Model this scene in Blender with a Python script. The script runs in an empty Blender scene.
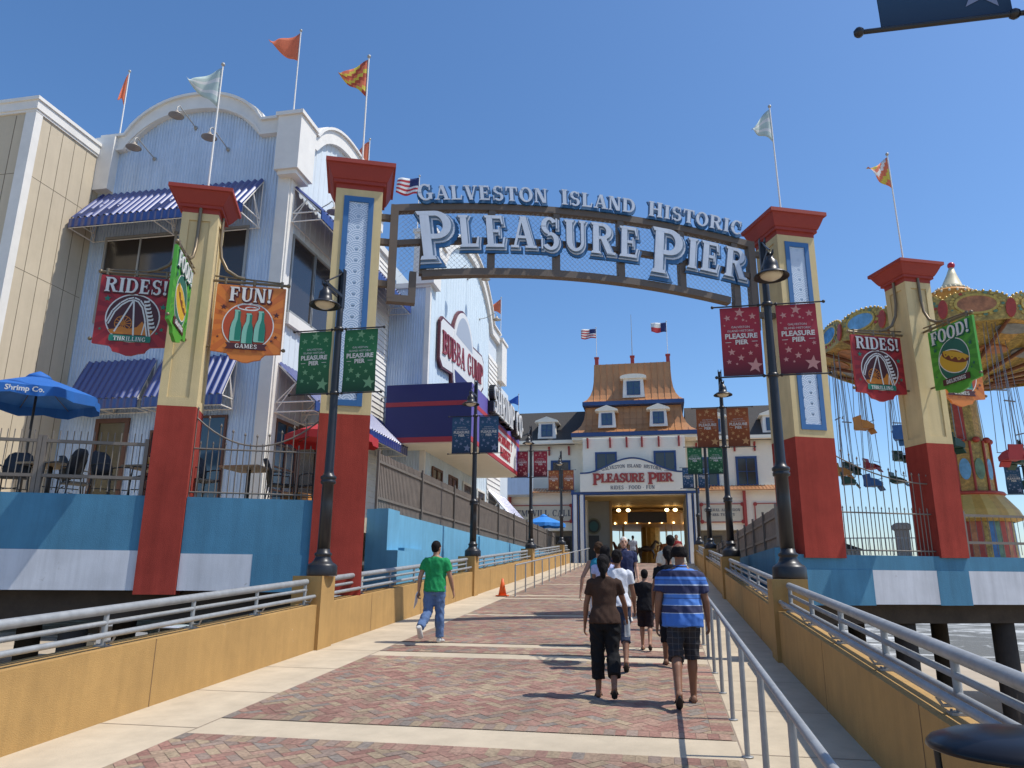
import bpy, bmesh, math, random
from math import sin, cos, pi, radians, atan2, sqrt, hypot
from mathutils import Vector, Matrix, noise
random.seed(11)
scene = bpy.context.scene
COL = scene.collection
I4 = Matrix.Identity(4)

# ---------------------------------------------------------------- materials
MATS = {}
def mat(name, col, rough=0.6, var=0.12, scale=6.0, bump=0.0, bscale=40.0, metal=0.0, spec=0.5, var2=0.0, scale2=0.7,
        emit=0.0, alpha=1.0, coat=0.0, trans=0.0, streak=0.0, scuff=0.0, scol=(.7,.66,.58), sscale=5.0):
    if name in MATS: return MATS[name]
    m = bpy.data.materials.new(name); m.use_nodes = True
    nt = m.node_tree; N = nt.nodes; L = nt.links
    b = N['Principled BSDF']
    b.inputs['Roughness'].default_value = rough
    b.inputs['Metallic'].default_value = metal
    b.inputs['Specular IOR Level'].default_value = spec
    b.inputs['Coat Weight'].default_value = coat
    b.inputs['Alpha'].default_value = alpha
    b.inputs['Transmission Weight'].default_value = trans
    tc = N.new('ShaderNodeTexCoord')
    c = None
    for v, sc in ((var, scale), (var2, scale2)):
        if v <= 0: continue
        n = N.new('ShaderNodeTexNoise'); n.inputs['Scale'].default_value = sc
        n.inputs['Detail'].default_value = 5.0; n.inputs['Roughness'].default_value = 0.65
        L.new(tc.outputs['Object'], n.inputs['Vector'])
        mr = N.new('ShaderNodeMapRange')
        mr.inputs['From Min'].default_value = 0.3; mr.inputs['From Max'].default_value = 0.7
        mr.inputs['To Min'].default_value = 1 - v; mr.inputs['To Max'].default_value = 1 + v
        L.new(n.outputs['Fac'], mr.inputs['Value'])
        mx = N.new('ShaderNodeMix'); mx.data_type = 'RGBA'; mx.blend_type = 'MULTIPLY'
        mx.inputs['Factor'].default_value = 1.0
        if c is None: mx.inputs['A'].default_value = (*col, 1)
        else: L.new(c, mx.inputs['A'])
        L.new(mr.outputs['Result'], mx.inputs['B'])
        c = mx.outputs['Result']
    if streak > 0:                                   # rain streaks and drips: noise drawn out along the vertical
        mp = N.new('ShaderNodeMapping'); mp.inputs['Scale'].default_value = (5.0, 5.0, .35)
        n = N.new('ShaderNodeTexNoise'); n.inputs['Scale'].default_value = 1.0; n.inputs['Detail'].default_value = 6; n.inputs['Roughness'].default_value = .7
        L.new(tc.outputs['Object'], mp.inputs['Vector']); L.new(mp.outputs[0], n.inputs['Vector'])
        mr = N.new('ShaderNodeMapRange'); mr.inputs['From Min'].default_value = .35; mr.inputs['From Max'].default_value = .62
        mr.inputs['To Min'].default_value = 1-streak; mr.inputs['To Max'].default_value = 1+streak*.3
        L.new(n.outputs['Fac'], mr.inputs['Value'])
        mx = N.new('ShaderNodeMix'); mx.data_type = 'RGBA'; mx.blend_type = 'MULTIPLY'; mx.inputs['Factor'].default_value = 1.0
        if c is None: mx.inputs['A'].default_value = (*col, 1)
        else: L.new(c, mx.inputs['A'])
        L.new(mr.outputs['Result'], mx.inputs['B']); c = mx.outputs['Result']
    if scuff > 0:                                    # chips and scuffs: small patches of the bare material
        n = N.new('ShaderNodeTexNoise'); n.inputs['Scale'].default_value = sscale; n.inputs['Detail'].default_value = 9; n.inputs['Roughness'].default_value = .72
        L.new(tc.outputs['Object'], n.inputs['Vector'])
        mr = N.new('ShaderNodeMapRange'); mr.inputs['From Min'].default_value = .66; mr.inputs['From Max'].default_value = .71
        mr.inputs['To Min'].default_value = 0; mr.inputs['To Max'].default_value = scuff
        L.new(n.outputs['Fac'], mr.inputs['Value'])
        mx = N.new('ShaderNodeMix'); mx.data_type = 'RGBA'; L.new(mr.outputs['Result'], mx.inputs['Factor'])
        if c is None: mx.inputs['A'].default_value = (*col, 1)
        else: L.new(c, mx.inputs['A'])
        mx.inputs['B'].default_value = (*scol, 1); c = mx.outputs['Result']
    if c is None: b.inputs['Base Color'].default_value = (*col, 1)
    else: L.new(c, b.inputs['Base Color'])
    if emit > 0:
        b.inputs['Emission Color'].default_value = (*col, 1); b.inputs['Emission Strength'].default_value = emit
    if bump > 0:
        n = N.new('ShaderNodeTexNoise'); n.inputs['Scale'].default_value = bscale; n.inputs['Detail'].default_value = 4
        L.new(tc.outputs['Object'], n.inputs['Vector'])
        bp = N.new('ShaderNodeBump'); bp.inputs['Strength'].default_value = bump; bp.inputs['Distance'].default_value = 0.02
        L.new(n.outputs['Fac'], bp.inputs['Height']); L.new(bp.outputs['Normal'], b.inputs['Normal'])
    MATS[name] = m
    return m

def attr_mat(name, rough=0.85, bump=0.25):
    m = bpy.data.materials.new(name); m.use_nodes = True
    N = m.node_tree.nodes; L = m.node_tree.links; b = N['Principled BSDF']
    a = N.new('ShaderNodeVertexColor'); a.layer_name = 'brick'
    tc = N.new('ShaderNodeTexCoord')
    n = N.new('ShaderNodeTexNoise'); n.inputs['Scale'].default_value = 30; n.inputs['Detail'].default_value = 6
    n2 = N.new('ShaderNodeTexNoise'); n2.inputs['Scale'].default_value = 0.6; n2.inputs['Detail'].default_value = 4
    L.new(tc.outputs['Object'], n.inputs['Vector']); L.new(tc.outputs['Object'], n2.inputs['Vector'])
    cur = a.outputs['Color']
    for nn, v in ((n, .25), (n2, .22)):
        mr = N.new('ShaderNodeMapRange'); mr.inputs['From Min'].default_value = .3; mr.inputs['From Max'].default_value = .7
        mr.inputs['To Min'].default_value = 1-v; mr.inputs['To Max'].default_value = 1+v
        L.new(nn.outputs['Fac'], mr.inputs['Value'])
        mx = N.new('ShaderNodeMix'); mx.data_type = 'RGBA'; mx.blend_type = 'MULTIPLY'; mx.inputs['Factor'].default_value = 1
        L.new(cur, mx.inputs['A']); L.new(mr.outputs['Result'], mx.inputs['B']); cur = mx.outputs['Result']
    L.new(cur, b.inputs['Base Color']); b.inputs['Roughness'].default_value = rough
    bp = N.new('ShaderNodeBump'); bp.inputs['Strength'].default_value = bump; bp.inputs['Distance'].default_value = .01
    L.new(n.outputs['Fac'], bp.inputs['Height']); L.new(bp.outputs['Normal'], b.inputs['Normal'])
    return m

def band_mat(name, axis, stops, rough=0.8, scale=1.0, interp='CONSTANT'):
    """colour bands along an object axis (printed stripes of a fabric); stops in metres*scale"""
    m = bpy.data.materials.new(name); m.use_nodes = True
    N = m.node_tree.nodes; L = m.node_tree.links; b = N['Principled BSDF']
    tc = N.new('ShaderNodeTexCoord'); sp = N.new('ShaderNodeSeparateXYZ'); L.new(tc.outputs['Object'], sp.inputs[0])
    mu = N.new('ShaderNodeMath'); mu.operation = 'MULTIPLY'; mu.inputs[1].default_value = scale
    L.new(sp.outputs[axis], mu.inputs[0])
    cr = N.new('ShaderNodeValToRGB'); cr.color_ramp.interpolation = interp
    el = cr.color_ramp.elements
    el[0].position = stops[0][0]; el[0].color = (*stops[0][1], 1)
    el[1].position = stops[1][0]; el[1].color = (*stops[1][1], 1)
    for p, c in stops[2:]:
        e = el.new(p); e.color = (*c, 1)
    L.new(mu.outputs[0], cr.inputs[0]); L.new(cr.outputs['Color'], b.inputs['Base Color'])
    b.inputs['Roughness'].default_value = rough
    return m

# ---------------------------------------------------------------- mesh building
def frame(o, x, y, z=None):
    x = Vector(x).normalized(); y = Vector(y).normalized()
    z = x.cross(y) if z is None else Vector(z)
    m = Matrix.Identity(4)
    for i in range(3):
        m[i][0] = x[i]; m[i][1] = y[i]; m[i][2] = z[i]; m[i][3] = o[i]
    return m

class MB:
    def __init__(self, M=None):
        self.v = []; self.f = []; self.mi = []; self.sm = []; self.M = M; self.cur = 0; self.col = None; self.cols = []
    def add(self, vs, fs, smooth=False, M=None):
        b = len(self.v)
        for p in vs:
            p = Vector(p)
            if M is not None: p = M @ p
            if self.M is not None: p = self.M @ p
            self.v.append(p)
        for f in fs:
            self.f.append([i + b for i in f]); self.mi.append(self.cur); self.sm.append(smooth); self.cols.append(self.col)
        return self
    def box(self, x0, x1, y0, y1, z0, z1, M=None):
        vs = [(x0,y0,z0),(x1,y0,z0),(x1,y1,z0),(x0,y1,z0),(x0,y0,z1),(x1,y0,z1),(x1,y1,z1),(x0,y1,z1)]
        return self.add(vs, [(3,2,1,0),(4,5,6,7),(0,1,5,4),(1,2,6,5),(2,3,7,6),(3,0,4,7)], M=M)
    def quad(self, a, b, c, d, M=None):
        return self.add([a,b,c,d], [(0,1,2,3)], M=M)
    def prism(self, poly, d0, d1, M=None):
        """poly in (x,y), extruded along z from d0 to d1 (local); caller gives M"""
        n = len(poly)
        vs = [(p[0],p[1],d0) for p in poly] + [(p[0],p[1],d1) for p in poly]
        fs = [tuple(range(n-1,-1,-1)), tuple(range(n,2*n))]
        fs += [(i,(i+1)%n,n+(i+1)%n,n+i) for i in range(n)]
        return self.add(vs, fs, M=M)
    def prism_xz(self, poly, y0, y1):
        """polygon in XZ, extruded along Y"""
        M = Matrix(((1,0,0,0),(0,0,-1,0),(0,1,0,0),(0,0,0,1)))
        return self.prism(poly, -y1, -y0, M=M)
    def prism_yz(self, poly, x0, x1):
        M = Matrix(((0,0,1,0),(1,0,0,0),(0,1,0,0),(0,0,0,1)))
        return self.prism(poly, x0, x1, M=M)
    def tube(self, pts, r, n=8, cap=True, M=None, ell=None):
        pts = [Vector(p) for p in pts]; k = len(pts)
        rs = r if isinstance(r, (list,tuple)) else [r]*k
        vs = []; up = None
        for i, p in enumerate(pts):
            t = (pts[min(i+1,k-1)] - pts[max(i-1,0)])
            if t.length < 1e-9: t = Vector((0,0,1))
            t.normalize()
            if up is None:
                up = Vector((0,0,1)) if abs(t.z) < .9 else Vector((0,1,0))
            a = t.cross(up)
            if a.length < 1e-6: a = t.cross(Vector((1,0,0)))
            a.normalize(); b = a.cross(t); up = b
            for j in range(n):
                th = 2*pi*j/n
                vs.append(p + (a*cos(th) + b*sin(th))*rs[i])
        fs = []
        for i in range(k-1):
            for j in range(n):
                fs.append((i*n+j, i*n+(j+1)%n, (i+1)*n+(j+1)%n, (i+1)*n+j))
        self.add(vs, fs, smooth=n > 5, M=M)
        if cap:
            self.add([vs[j] for j in range(n)], [tuple(range(n-1,-1,-1))], M=M)
            self.add([vs[(k-1)*n+j] for j in range(n)], [tuple(range(n))], M=M)
        return self
    def lathe(self, prof, o=(0,0,0), n=16, M=None, smooth=True, a0=0.0):
        vs = []; k = len(prof)
        for r, z in prof:
            for j in range(n):
                th = 2*pi*j/n + a0
                vs.append((o[0]+r*cos(th), o[1]+r*sin(th), o[2]+z))
        fs = [(i*n+j, i*n+(j+1)%n, (i+1)*n+(j+1)%n, (i+1)*n+j) for i in range(k-1) for j in range(n)]
        if prof[0][0] > 1e-5: fs.append(tuple(range(n-1,-1,-1)))
        if prof[-1][0] > 1e-5: fs.append(tuple((k-1)*n+j for j in range(n)))
        return self.add(vs, fs, smooth=smooth, M=M)
    def sqlathe(self, prof, cx, cy, M=None):
        return self.lathe([(r*sqrt(2), z) for r, z in prof], (cx,cy,0), 4, M=M, smooth=False, a0=pi/4)
    def loft(self, rings, M=None, cap=True, smooth=True):
        n = len(rings[0]); vs = [p for r in rings for p in r]; k = len(rings)
        fs = [(i*n+j, i*n+(j+1)%n, (i+1)*n+(j+1)%n, (i+1)*n+j) for i in range(k-1) for j in range(n)]
        if cap: fs += [tuple(range(n-1,-1,-1)), tuple((k-1)*n+j for j in range(n))]
        return self.add(vs, fs, smooth=smooth, M=M)
    def ell(self, c, r, M=None, nu=10, nv=14):
        vs = []
        for i in range(nu+1):
            ph = -pi/2 + pi*i/nu
            for j in range(nv):
                th = 2*pi*j/nv
                vs.append((c[0]+r[0]*cos(ph)*cos(th), c[1]+r[1]*cos(ph)*sin(th), c[2]+r[2]*sin(ph)))
        fs = [(i*nv+j, i*nv+(j+1)%nv, (i+1)*nv+(j+1)%nv, (i+1)*nv+j) for i in range(nu) for j in range(nv)]
        return self.add(vs, fs, smooth=True, M=M)
    def mesh(self, name):
        me = bpy.data.meshes.new(name)
        me.from_pydata([tuple(p) for p in self.v], [], self.f)
        me.polygons.foreach_set('material_index', self.mi)
        me.polygons.foreach_set('use_smooth', self.sm)
        if any(c is not None for c in self.cols):
            ca = me.color_attributes.new('brick', 'FLOAT_COLOR', 'CORNER')
            i = 0
            for f, c in zip(self.f, self.cols):
                for _ in f:
                    ca.data[i].color = (*c, 1); i += 1
        me.update()
        return me
    def build(self, name, mats, parent=None):
        """vertices are in world space when the parent has a world matrix: stored relative to it"""
        if not isinstance(mats, (list,tuple)): mats = [mats]
        org = None
        if parent is None and self.v:
            n = len(self.v)
            org = Vector((sum(p.x for p in self.v)/n, sum(p.y for p in self.v)/n, min(p.z for p in self.v)))
            self.v = [p - org for p in self.v]
        elif parent is not None:
            inv = WM(parent).inverted()
            self.v = [inv @ p for p in self.v]
        me = self.mesh(name)
        for m in mats: me.materials.append(m)
        o = bpy.data.objects.new(name, me); COL.objects.link(o)
        if parent is not None: o.parent = parent
        if org is not None: o.location = org
        return o

def split_build(mb, name, mats, parent, gap=.05):
    """one object per group of shapes that touch (or nearly): each piece is a part of its own"""
    par = {}
    def find(i):
        while par[i] != i: par[i] = par[par[i]]; i = par[i]
        return i
    for i in range(len(mb.v)): par[i] = i
    for f in mb.f:
        for i in f[1:]: par[find(i)] = find(f[0])
    isl = {}
    for k, f in enumerate(mb.f): isl.setdefault(find(f[0]), []).append(k)
    boxes = []
    for r, fs in isl.items():
        P = [mb.v[i] for k in fs for i in mb.f[k]]
        boxes.append([[min(p[a] for p in P)-gap/2 for a in range(3)], [max(p[a] for p in P)+gap/2 for a in range(3)], fs])
    merged = True
    while merged:
        merged = False
        for i in range(len(boxes)):
            for j in range(i+1, len(boxes)):
                A, B = boxes[i], boxes[j]
                if all(A[0][a] <= B[1][a] and B[0][a] <= A[1][a] for a in range(3)):
                    boxes[i] = [[min(A[0][a],B[0][a]) for a in range(3)], [max(A[1][a],B[1][a]) for a in range(3)], A[2]+B[2]]
                    del boxes[j]; merged = True; break
            if merged: break
    for lo, hi, fs in boxes:
        m = MB(); idx = {}
        for k in fs:
            for i in mb.f[k]:
                if i not in idx: idx[i] = len(m.v); m.v.append(mb.v[i])
            m.f.append([idx[i] for i in mb.f[k]]); m.mi.append(mb.mi[k]); m.sm.append(mb.sm[k]); m.cols.append(mb.cols[k])
        m.build(name, mats, parent)

def WM(o):
    m = Matrix.LocRotScale(o.location, o.rotation_euler, o.scale)
    return WM(o.parent) @ m if o.parent else m

def tag(o, label=None, cat=None, group=None, kind=None):
    if label: o['label'] = label
    if cat: o['category'] = cat
    if group: o['group'] = group
    if kind: o['kind'] = kind
    return o
def thing(name, label, cat, loc=(0,0,0), rz=0.0, group=None):
    o = bpy.data.objects.new(name, None); COL.objects.link(o)
    o.empty_display_size = .2
    o.location = loc; o.rotation_euler = (0,0,rz)
    return tag(o, label, cat, group)
def kids(o): return [c for c in COL.objects if c.parent == o]
def copy_tree(o, loc=None, rz=None, label=None, parent=None):
    c = o.copy(); COL.objects.link(c)
    if parent is not None: c.parent = parent
    if loc is not None: c.location = loc
    if rz is not None: c.rotation_euler = (0,0,rz)
    if label: c['label'] = label
    for ch in kids(o): copy_tree(ch, parent=c)
    return c

# ---------------------------------------------------------------- lettering
def st(x, w=.2, y0=0., y1=1., sb=True, stp=True, e=.075, h=.075):
    P = [[(x,y0),(x+w,y0),(x+w,y1),(x,y1)]]
    if sb: P.append([(x-e,y0),(x+w+e,y0),(x+w+e*.5,y0+h),(x-e*.5,y0+h)])
    if stp: P.append([(x-e*.5,y1-h),(x+w+e*.5,y1-h),(x+w+e,y1),(x-e,y1)])
    return P
def arc(cx, cy, ro, ri, a0, a1, n=10):
    P = []
    for i in range(n):
        t0 = radians(a0+(a1-a0)*i/n); t1 = radians(a0+(a1-a0)*(i+1)/n)
        q = [(cx+ri[0]*cos(t0),cy+ri[1]*sin(t0)),(cx+ro[0]*cos(t0),cy+ro[1]*sin(t0)),
             (cx+ro[0]*cos(t1),cy+ro[1]*sin(t1)),(cx+ri[0]*cos(t1),cy+ri[1]*sin(t1))]
        P.append(q if a1 > a0 else q[::-1])
    return P
def bar(x0, y0, x1, y1): return [[(x0,y0),(x1,y0),(x1,y1),(x0,y1)]]
def diag(xa, ya, xb, yb, w): return [[(xa,ya),(xa+w,ya),(xb+w,yb),(xb,yb)] if yb > ya else [(xb,yb),(xb+w,yb),(xa+w,ya),(xa,ya)]]
def bowl(x, yb, yt, r):  # right-hand bowl from x between yb and yt
    c = (yb+yt)/2; h = (yt-yb)/2
    return bar(x, yt-.1, x+.12, yt) + bar(x, yb, x+.12, yb+.1) + arc(x+.12, c, (r,h), (r-.18,h-.1), -90, 90, 12)
def glyph(ch):
    c = ch
    if c == 'I': return st(.08), .36
    if c == 'L': return st(.08) + bar(.28,0,.62,.1) + [[(.54,.1),(.62,.1),(.66,.32),(.60,.32)]], .7
    if c == 'E': return st(.08) + bar(.28,0,.62,.1) + bar(.28,.9,.6,1) + bar(.28,.46,.5,.55) + [[(.56,.1),(.62,.1),(.67,.3),(.61,.3)], [(.58,.72),(.63,.72),(.6,.9),(.54,.9)], [(.46,.36),(.5,.36),(.5,.65),(.46,.65)]], .72
    if c == 'F': return st(.08) + bar(.28,.9,.6,1) + bar(.28,.46,.5,.55) + [[(.58,.70),(.63,.70),(.6,.9),(.54,.9)], [(.46,.36),(.5,.36),(.5,.65),(.46,.65)]], .68
    if c == 'T': return st(.27,stp=False) + bar(.03,.9,.71,1) + [[(.02,.68),(.07,.68),(.12,.9),(.03,.9)], [(.67,.68),(.72,.68),(.71,.9),(.62,.9)]], .74
    if c == 'H': return st(.08) + st(.56) + bar(.28,.46,.56,.55), .86
    if c == 'N': return st(.08,w=.09) + st(.62,w=.09,sb=False) + diag(.08,1,.5,0,.21), .8
    if c == 'M': return st(.06,w=.09) + st(.78,w=.19) + diag(.08,1,.38,.05,.2) + diag(.42,.05,.75,1,.09), 1.05
    if c == 'A': return diag(.06,0,.34,1,.08) + diag(.66-.1,0,.32,1,.2)[::-1] + bar(.2,.3,.56,.38) + bar(-.02,0,.24,.07) + bar(.46,0,.84,.07), .82
    if c == 'V': return diag(.06,1,.3,0,.2) + diag(.36,0,.62,1,.08) + bar(-.02,.93,.34,1) + bar(.54,.93,.8,1), .78
    if c == 'U': return st(.08,y0=.3,sb=False) + st(.58,w=.1,y0=.3,sb=False) + arc(.38,.32,(.30,.33),(.1,.23),180,270,7) + arc(.38,.32,(.30,.33),(.20,.23),270,360,7), .76
    if c == 'P': return st(.08) + bowl(.28,.42,1,.34), .76
    if c == 'R': return st(.08) + bowl(.28,.47,1,.32) + diag(.34,.5,.56,.03,.2) + bar(.56,0,.86,.08), .84
    if c == 'B': return st(.08) + bowl(.28,.5,1,.30) + bowl(.28,0,.54,.36), .78
    if c == 'D': return st(.08) + bowl(.28,0,1,.40), .84
    if c == 'O': return arc(.42,.5,(.40,.53),(.21,.43),0,360,24), .84
    if c == 'Q': return arc(.42,.5,(.40,.53),(.21,.43),0,360,24) + diag(.42,.2,.62,-.12,.16), .86
    if c == 'C': return arc(.42,.5,(.40,.53),(.21,.43),48,312,18) + [[(.62,.62),(.68,.62),(.70,1),(.64,1)]], .76
    if c == 'G': return arc(.42,.5,(.40,.53),(.21,.43),48,330,19) + [[(.62,.64),(.68,.64),(.70,1),(.64,1)]] + bar(.58,.06,.76,.42) + bar(.5,.38,.84,.45), .86
    if c == 'S': return (arc(.33,.75,(.28,.28),(.11,.19),30,200,10) + arc(.33,.75,(.28,.28),(.11,.17),200,262,4) + [[(.29,.52),(.25,.42),(.37,.44),(.40,.55)]]
                        + arc(.35,.26,(.29,.29),(.12,.19),-150,85,13) + [[(.55,.68),(.6,.68),(.6,1),(.55,1)], [(.04,.0),(.09,.0),(.09,.34),(.04,.34)]]), .68
    if c == '!': return [[(.12,.28),(.2,.28),(.27,1),(.05,1)]] + arc(.16,.1,(.11,.11),(.001,.001),0,360,10), .34
    if c == '.': return arc(.12,.45,(.08,.08),(.001,.001),0,360,8), .26
    if c == 'W': return diag(.03,1,.25,0,.18) + diag(.36,0,.54,1,.09) + diag(.46,1,.66,0,.18) + diag(.76,0,.98,1,.09) + bar(-.04,.93,.3,1) + bar(.88,.93,1.12,1), 1.12
    if c == 'K': return st(.08) + diag(.3,.4,.56,1,.1) + diag(.36,.55,.58,0,.2), .82
    if c == 'Y': return st(.28,y1=.45,stp=False) + diag(.03,1,.28,.42,.2) + diag(.38,.42,.66,1,.09), .78
    if c == ' ': return [], .42
    return st(.08), .36
def ccw(p):
    a = sum(p[i][0]*p[(i+1)%len(p)][1]-p[(i+1)%len(p)][0]*p[i][1] for i in range(len(p)))
    return p if a > 0 else p[::-1]
def grow(p, d):
    if d == 0: return p
    p = ccw(p); n = len(p); out = []
    for i in range(n):
        a, b, c = Vector(p[i-1]), Vector(p[i]), Vector(p[(i+1)%n])
        e1 = b-a; e2 = c-b
        if e1.length < 1e-5 or e2.length < 1e-5:
            out.append(tuple(b)); continue
        e1.normalize(); e2.normalize()
        n1 = Vector((e1.y,-e1.x)); n2 = Vector((e2.y,-e2.x)); m = n1+n2
        if m.length < .2: m = n1.copy()
        m.normalize(); k = min(d/max(.35,m.dot(n1)), d*2.2)
        q = b+m*k; out.append((q.x,q.y))
    return out
def put_glyph(mb, polys, M, s, d0, d1, g=0.0, sh=(0,0), ysc=1.0, y0=0.0, eps=.0006):
    for i, p in enumerate(polys):
        p = grow(ccw([(x, y*ysc+y0) for x, y in p]), g)
        p = [((x+sh[0])*s, (y+sh[1])*s) for x, y in p]
        mb.prism(p, d0, d1 + eps*(i % 9), M=M)
def serif_line(mb, text, M, s, d0, d1, align='c', g=0.0, sh=(0,0), track=.06, xs=1.0, big=None, eps=.0006):
    """flat line of serif letters in the XY of frame M, raised along its Z"""
    gl = [glyph(c) for c in text]
    w = sum(a[1]+track for a in gl)-track
    x = -w/2 if align == 'c' else 0.0
    for (p, adv), c in zip(gl, text):
        q = [[((x+px)*xs, py) for px, py in poly] for poly in p]
        put_glyph(mb, q, M, s, d0, d1, g, sh, eps=eps)
        x += adv+track
    return w*s*xs
_fc = {}
def evaluated(o):
    """mesh of one object with its modifiers, evaluated in a scratch scene so the big one is not touched"""
    sc = bpy.data.scenes.get('scratch') or bpy.data.scenes.new('scratch')
    sc.collection.objects.link(o)
    vl = sc.view_layers[0]; vl.update(); dg = vl.depsgraph; dg.update()
    me = bpy.data.meshes.new_from_object(o.evaluated_get(dg))
    sc.collection.objects.unlink(o)
    return me
def sans_mesh(text, size, bold=0.0):
    key = (text, size, bold)
    if key in _fc: return _fc[key]
    cu = bpy.data.curves.new('lettering', 'FONT'); cu.body = text; cu.size = size; cu.align_x = 'CENTER'; cu.offset = bold
    cu.resolution_u = 2
    o = bpy.data.objects.new('lettering', cu)
    me = evaluated(o)
    vs = [tuple(v.co) for v in me.vertices]; fs = [tuple(p.vertices) for p in me.polygons]
    bpy.data.objects.remove(o); bpy.data.curves.remove(cu); bpy.data.meshes.remove(me)
    _fc[key] = (vs, fs)
    return vs, fs
def sans(mb, text, size, x, y, M, z, bold=0.0, xs=1.0):
    vs, fs = sans_mesh(text, size, bold)
    mb.add([(v[0]*xs+x, v[1]+y, z) for v in vs], fs, M=M)
def star(r, n=5, ri=.42, rot=90):
    return [((r if i % 2 == 0 else r*ri)*cos(radians(rot+180*i/n)), (r if i % 2 == 0 else r*ri)*sin(radians(rot+180*i/n))) for i in range(2*n)]
def disc(mb, cx, cy, rx, ry, z, M, n=28):
    mb.add([(cx+rx*cos(2*pi*i/n), cy+ry*sin(2*pi*i/n), z) for i in range(n)], [tuple(range(n))], M=M)
def ring(mb, cx, cy, rx, ry, w, z, M, n=32, a0=0, a1=360):
    for q in arc(cx, cy, (rx,ry), (rx-w,ry-w), a0, a1, n):
        mb.add([(x,y,z) for x,y in q], [(0,1,2,3)], M=M)
def flat(mb, poly, z, M, ox=0, oy=0):
    poly = ccw(poly)
    mb.add([(x+ox,y+oy,z) for x,y in poly], [tuple(range(len(poly)))], M=M)

# ---------------------------------------------------------------- palette
m_conc   = mat('walk_concrete', (.50,.415,.295), .85, .10, 3.0, .15, 60, var2=.14, scale2=.5, scuff=.35, scol=(.30,.26,.21), sscale=3.0)
m_tan    = mat('tan_stucco', (.43,.255,.084), .85, .07, 3.0, .3, 90, var2=.09, scale2=.8, streak=.10, scuff=.5, scol=(.58,.47,.33), sscale=3.5)
m_joint  = mat('joint_sand', (.30,.23,.17), .95, .15, 9)
m_steel  = mat('galvanised_pipe', (.33,.34,.34), .5, .14, 9, metal=.3, var2=.10, scale2=1.5)
m_black  = mat('black_post_paint', (.016,.016,.018), .38, .15, 5, spec=.5)
m_yel    = mat('cream_stucco', (.60,.475,.25), .85, .05, 2.5, .25, 80, var2=.08, scale2=.6, streak=.08)
m_red    = mat('red_stucco', (.315,.047,.033), .9, .09, 2.5, .35, 80, var2=.14, scale2=.7, streak=.14, scuff=.3, scol=(.40,.16,.12), sscale=4, spec=.2)
m_capred = mat('cap_red', (.29,.036,.024), .7, .06, 3, .1, 60)
m_panelb = mat('panel_blue', (.03,.13,.32), .6, .05, 3)
m_wavebg = mat('wave_panel', (.33,.44,.58), .6, .05, 3)
m_waveln = mat('wave_line', (.66,.73,.82), .6, .03, 3)
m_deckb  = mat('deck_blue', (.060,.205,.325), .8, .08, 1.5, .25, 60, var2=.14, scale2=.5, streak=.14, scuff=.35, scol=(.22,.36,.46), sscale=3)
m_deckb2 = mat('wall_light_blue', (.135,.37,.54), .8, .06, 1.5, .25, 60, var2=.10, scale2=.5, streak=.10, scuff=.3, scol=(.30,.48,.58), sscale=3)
m_white  = mat('white_paint', (.76,.735,.68), .6, .05, 2.5, var2=.06, scale2=.5)
m_fascw  = mat('white_fascia', (.58,.60,.64), .7, .06, 1.5, .1, 60, var2=.12, scale2=.6, streak=.14, scuff=.5, scol=(.25,.22,.19), sscale=2.2)
m_corr   = mat('pale_blue_metal', (.56,.66,.78), .42, .05, 1.2, metal=.1, var2=.08, scale2=.4, streak=.10)
m_corr2  = mat('pale_grey_siding', (.63,.69,.73), .6, .05, 1.2)
m_beige  = mat('beige_panel', (.56,.475,.345), .8, .04, 2.0, .08, 60, var2=.06, scale2=.4, streak=.05)
m_awn    = mat('awning_blue', (.010,.030,.18), .32, .06, 3, spec=.9, coat=.6)
m_awn.node_tree.nodes['Principled BSDF'].inputs['Coat Roughness'].default_value = .26
m_navy   = mat('marquee_navy', (.022,.022,.12), .45, .05, 2)
m_purple = mat('marquee_purple', (.13,.10,.36), .5, .05, 2)
m_mred   = mat('marquee_red', (.42,.035,.045), .5, .05, 2)
m_glass  = mat('dark_glass', (.045,.036,.028), .12, 0, 1, spec=.8)
m_blgl   = mat('blue_dark_glass', (.035,.07,.11), .08, 0, 1, spec=.8)
m_alu    = mat('window_aluminium', (.38,.37,.34), .45, .05, 4, metal=.3)
m_brown  = mat('brown_door', (.13,.055,.03), .5, .1, 4)
m_bronze = mat('bronze_bracket', (.20,.155,.10), .45, .12, 6, metal=.5)
m_truss  = mat('brown_steel', (.115,.088,.066), .55, .08, 4)
m_wood   = mat('weathered_slat', (.20,.165,.135), .85, .18, 3, .3, 30)
m_picket = mat('taupe_metal', (.165,.14,.115), .55, .10, 4)
m_dark   = mat('dark_iron', (.05,.045,.04), .55, .1, 4)
m_timber = mat('dark_timber', (.045,.035,.028), .9, .3, 2, .4, 14)
m_sand   = mat('beach_sand', (.42,.345,.25), .95, .12, .25, .5, 6, var2=.15, scale2=.03)
m_bulb   = mat('warm_bulb', (1,.72,.35), .4, 0, emit=6.0)
m_lens   = mat('lamp_lens', (.62,.56,.42), .25, .05, 5)
m_creamw = mat('entrance_siding', (.88,.81,.66), .7, .03, 2)
m_copper = mat('copper_roof', (.50,.235,.098), .42, .10, 1.2, metal=.35, var2=.08, scale2=.4)
m_shing  = mat('dark_shingle', (.055,.05,.045), .9, .25, 12, .3, 20)
m_trimb  = mat('trim_blue', (.024,.062,.18), .5, .05, 3)
m_trimr  = mat('trim_red', (.36,.05,.04), .55, .05, 3)

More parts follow.
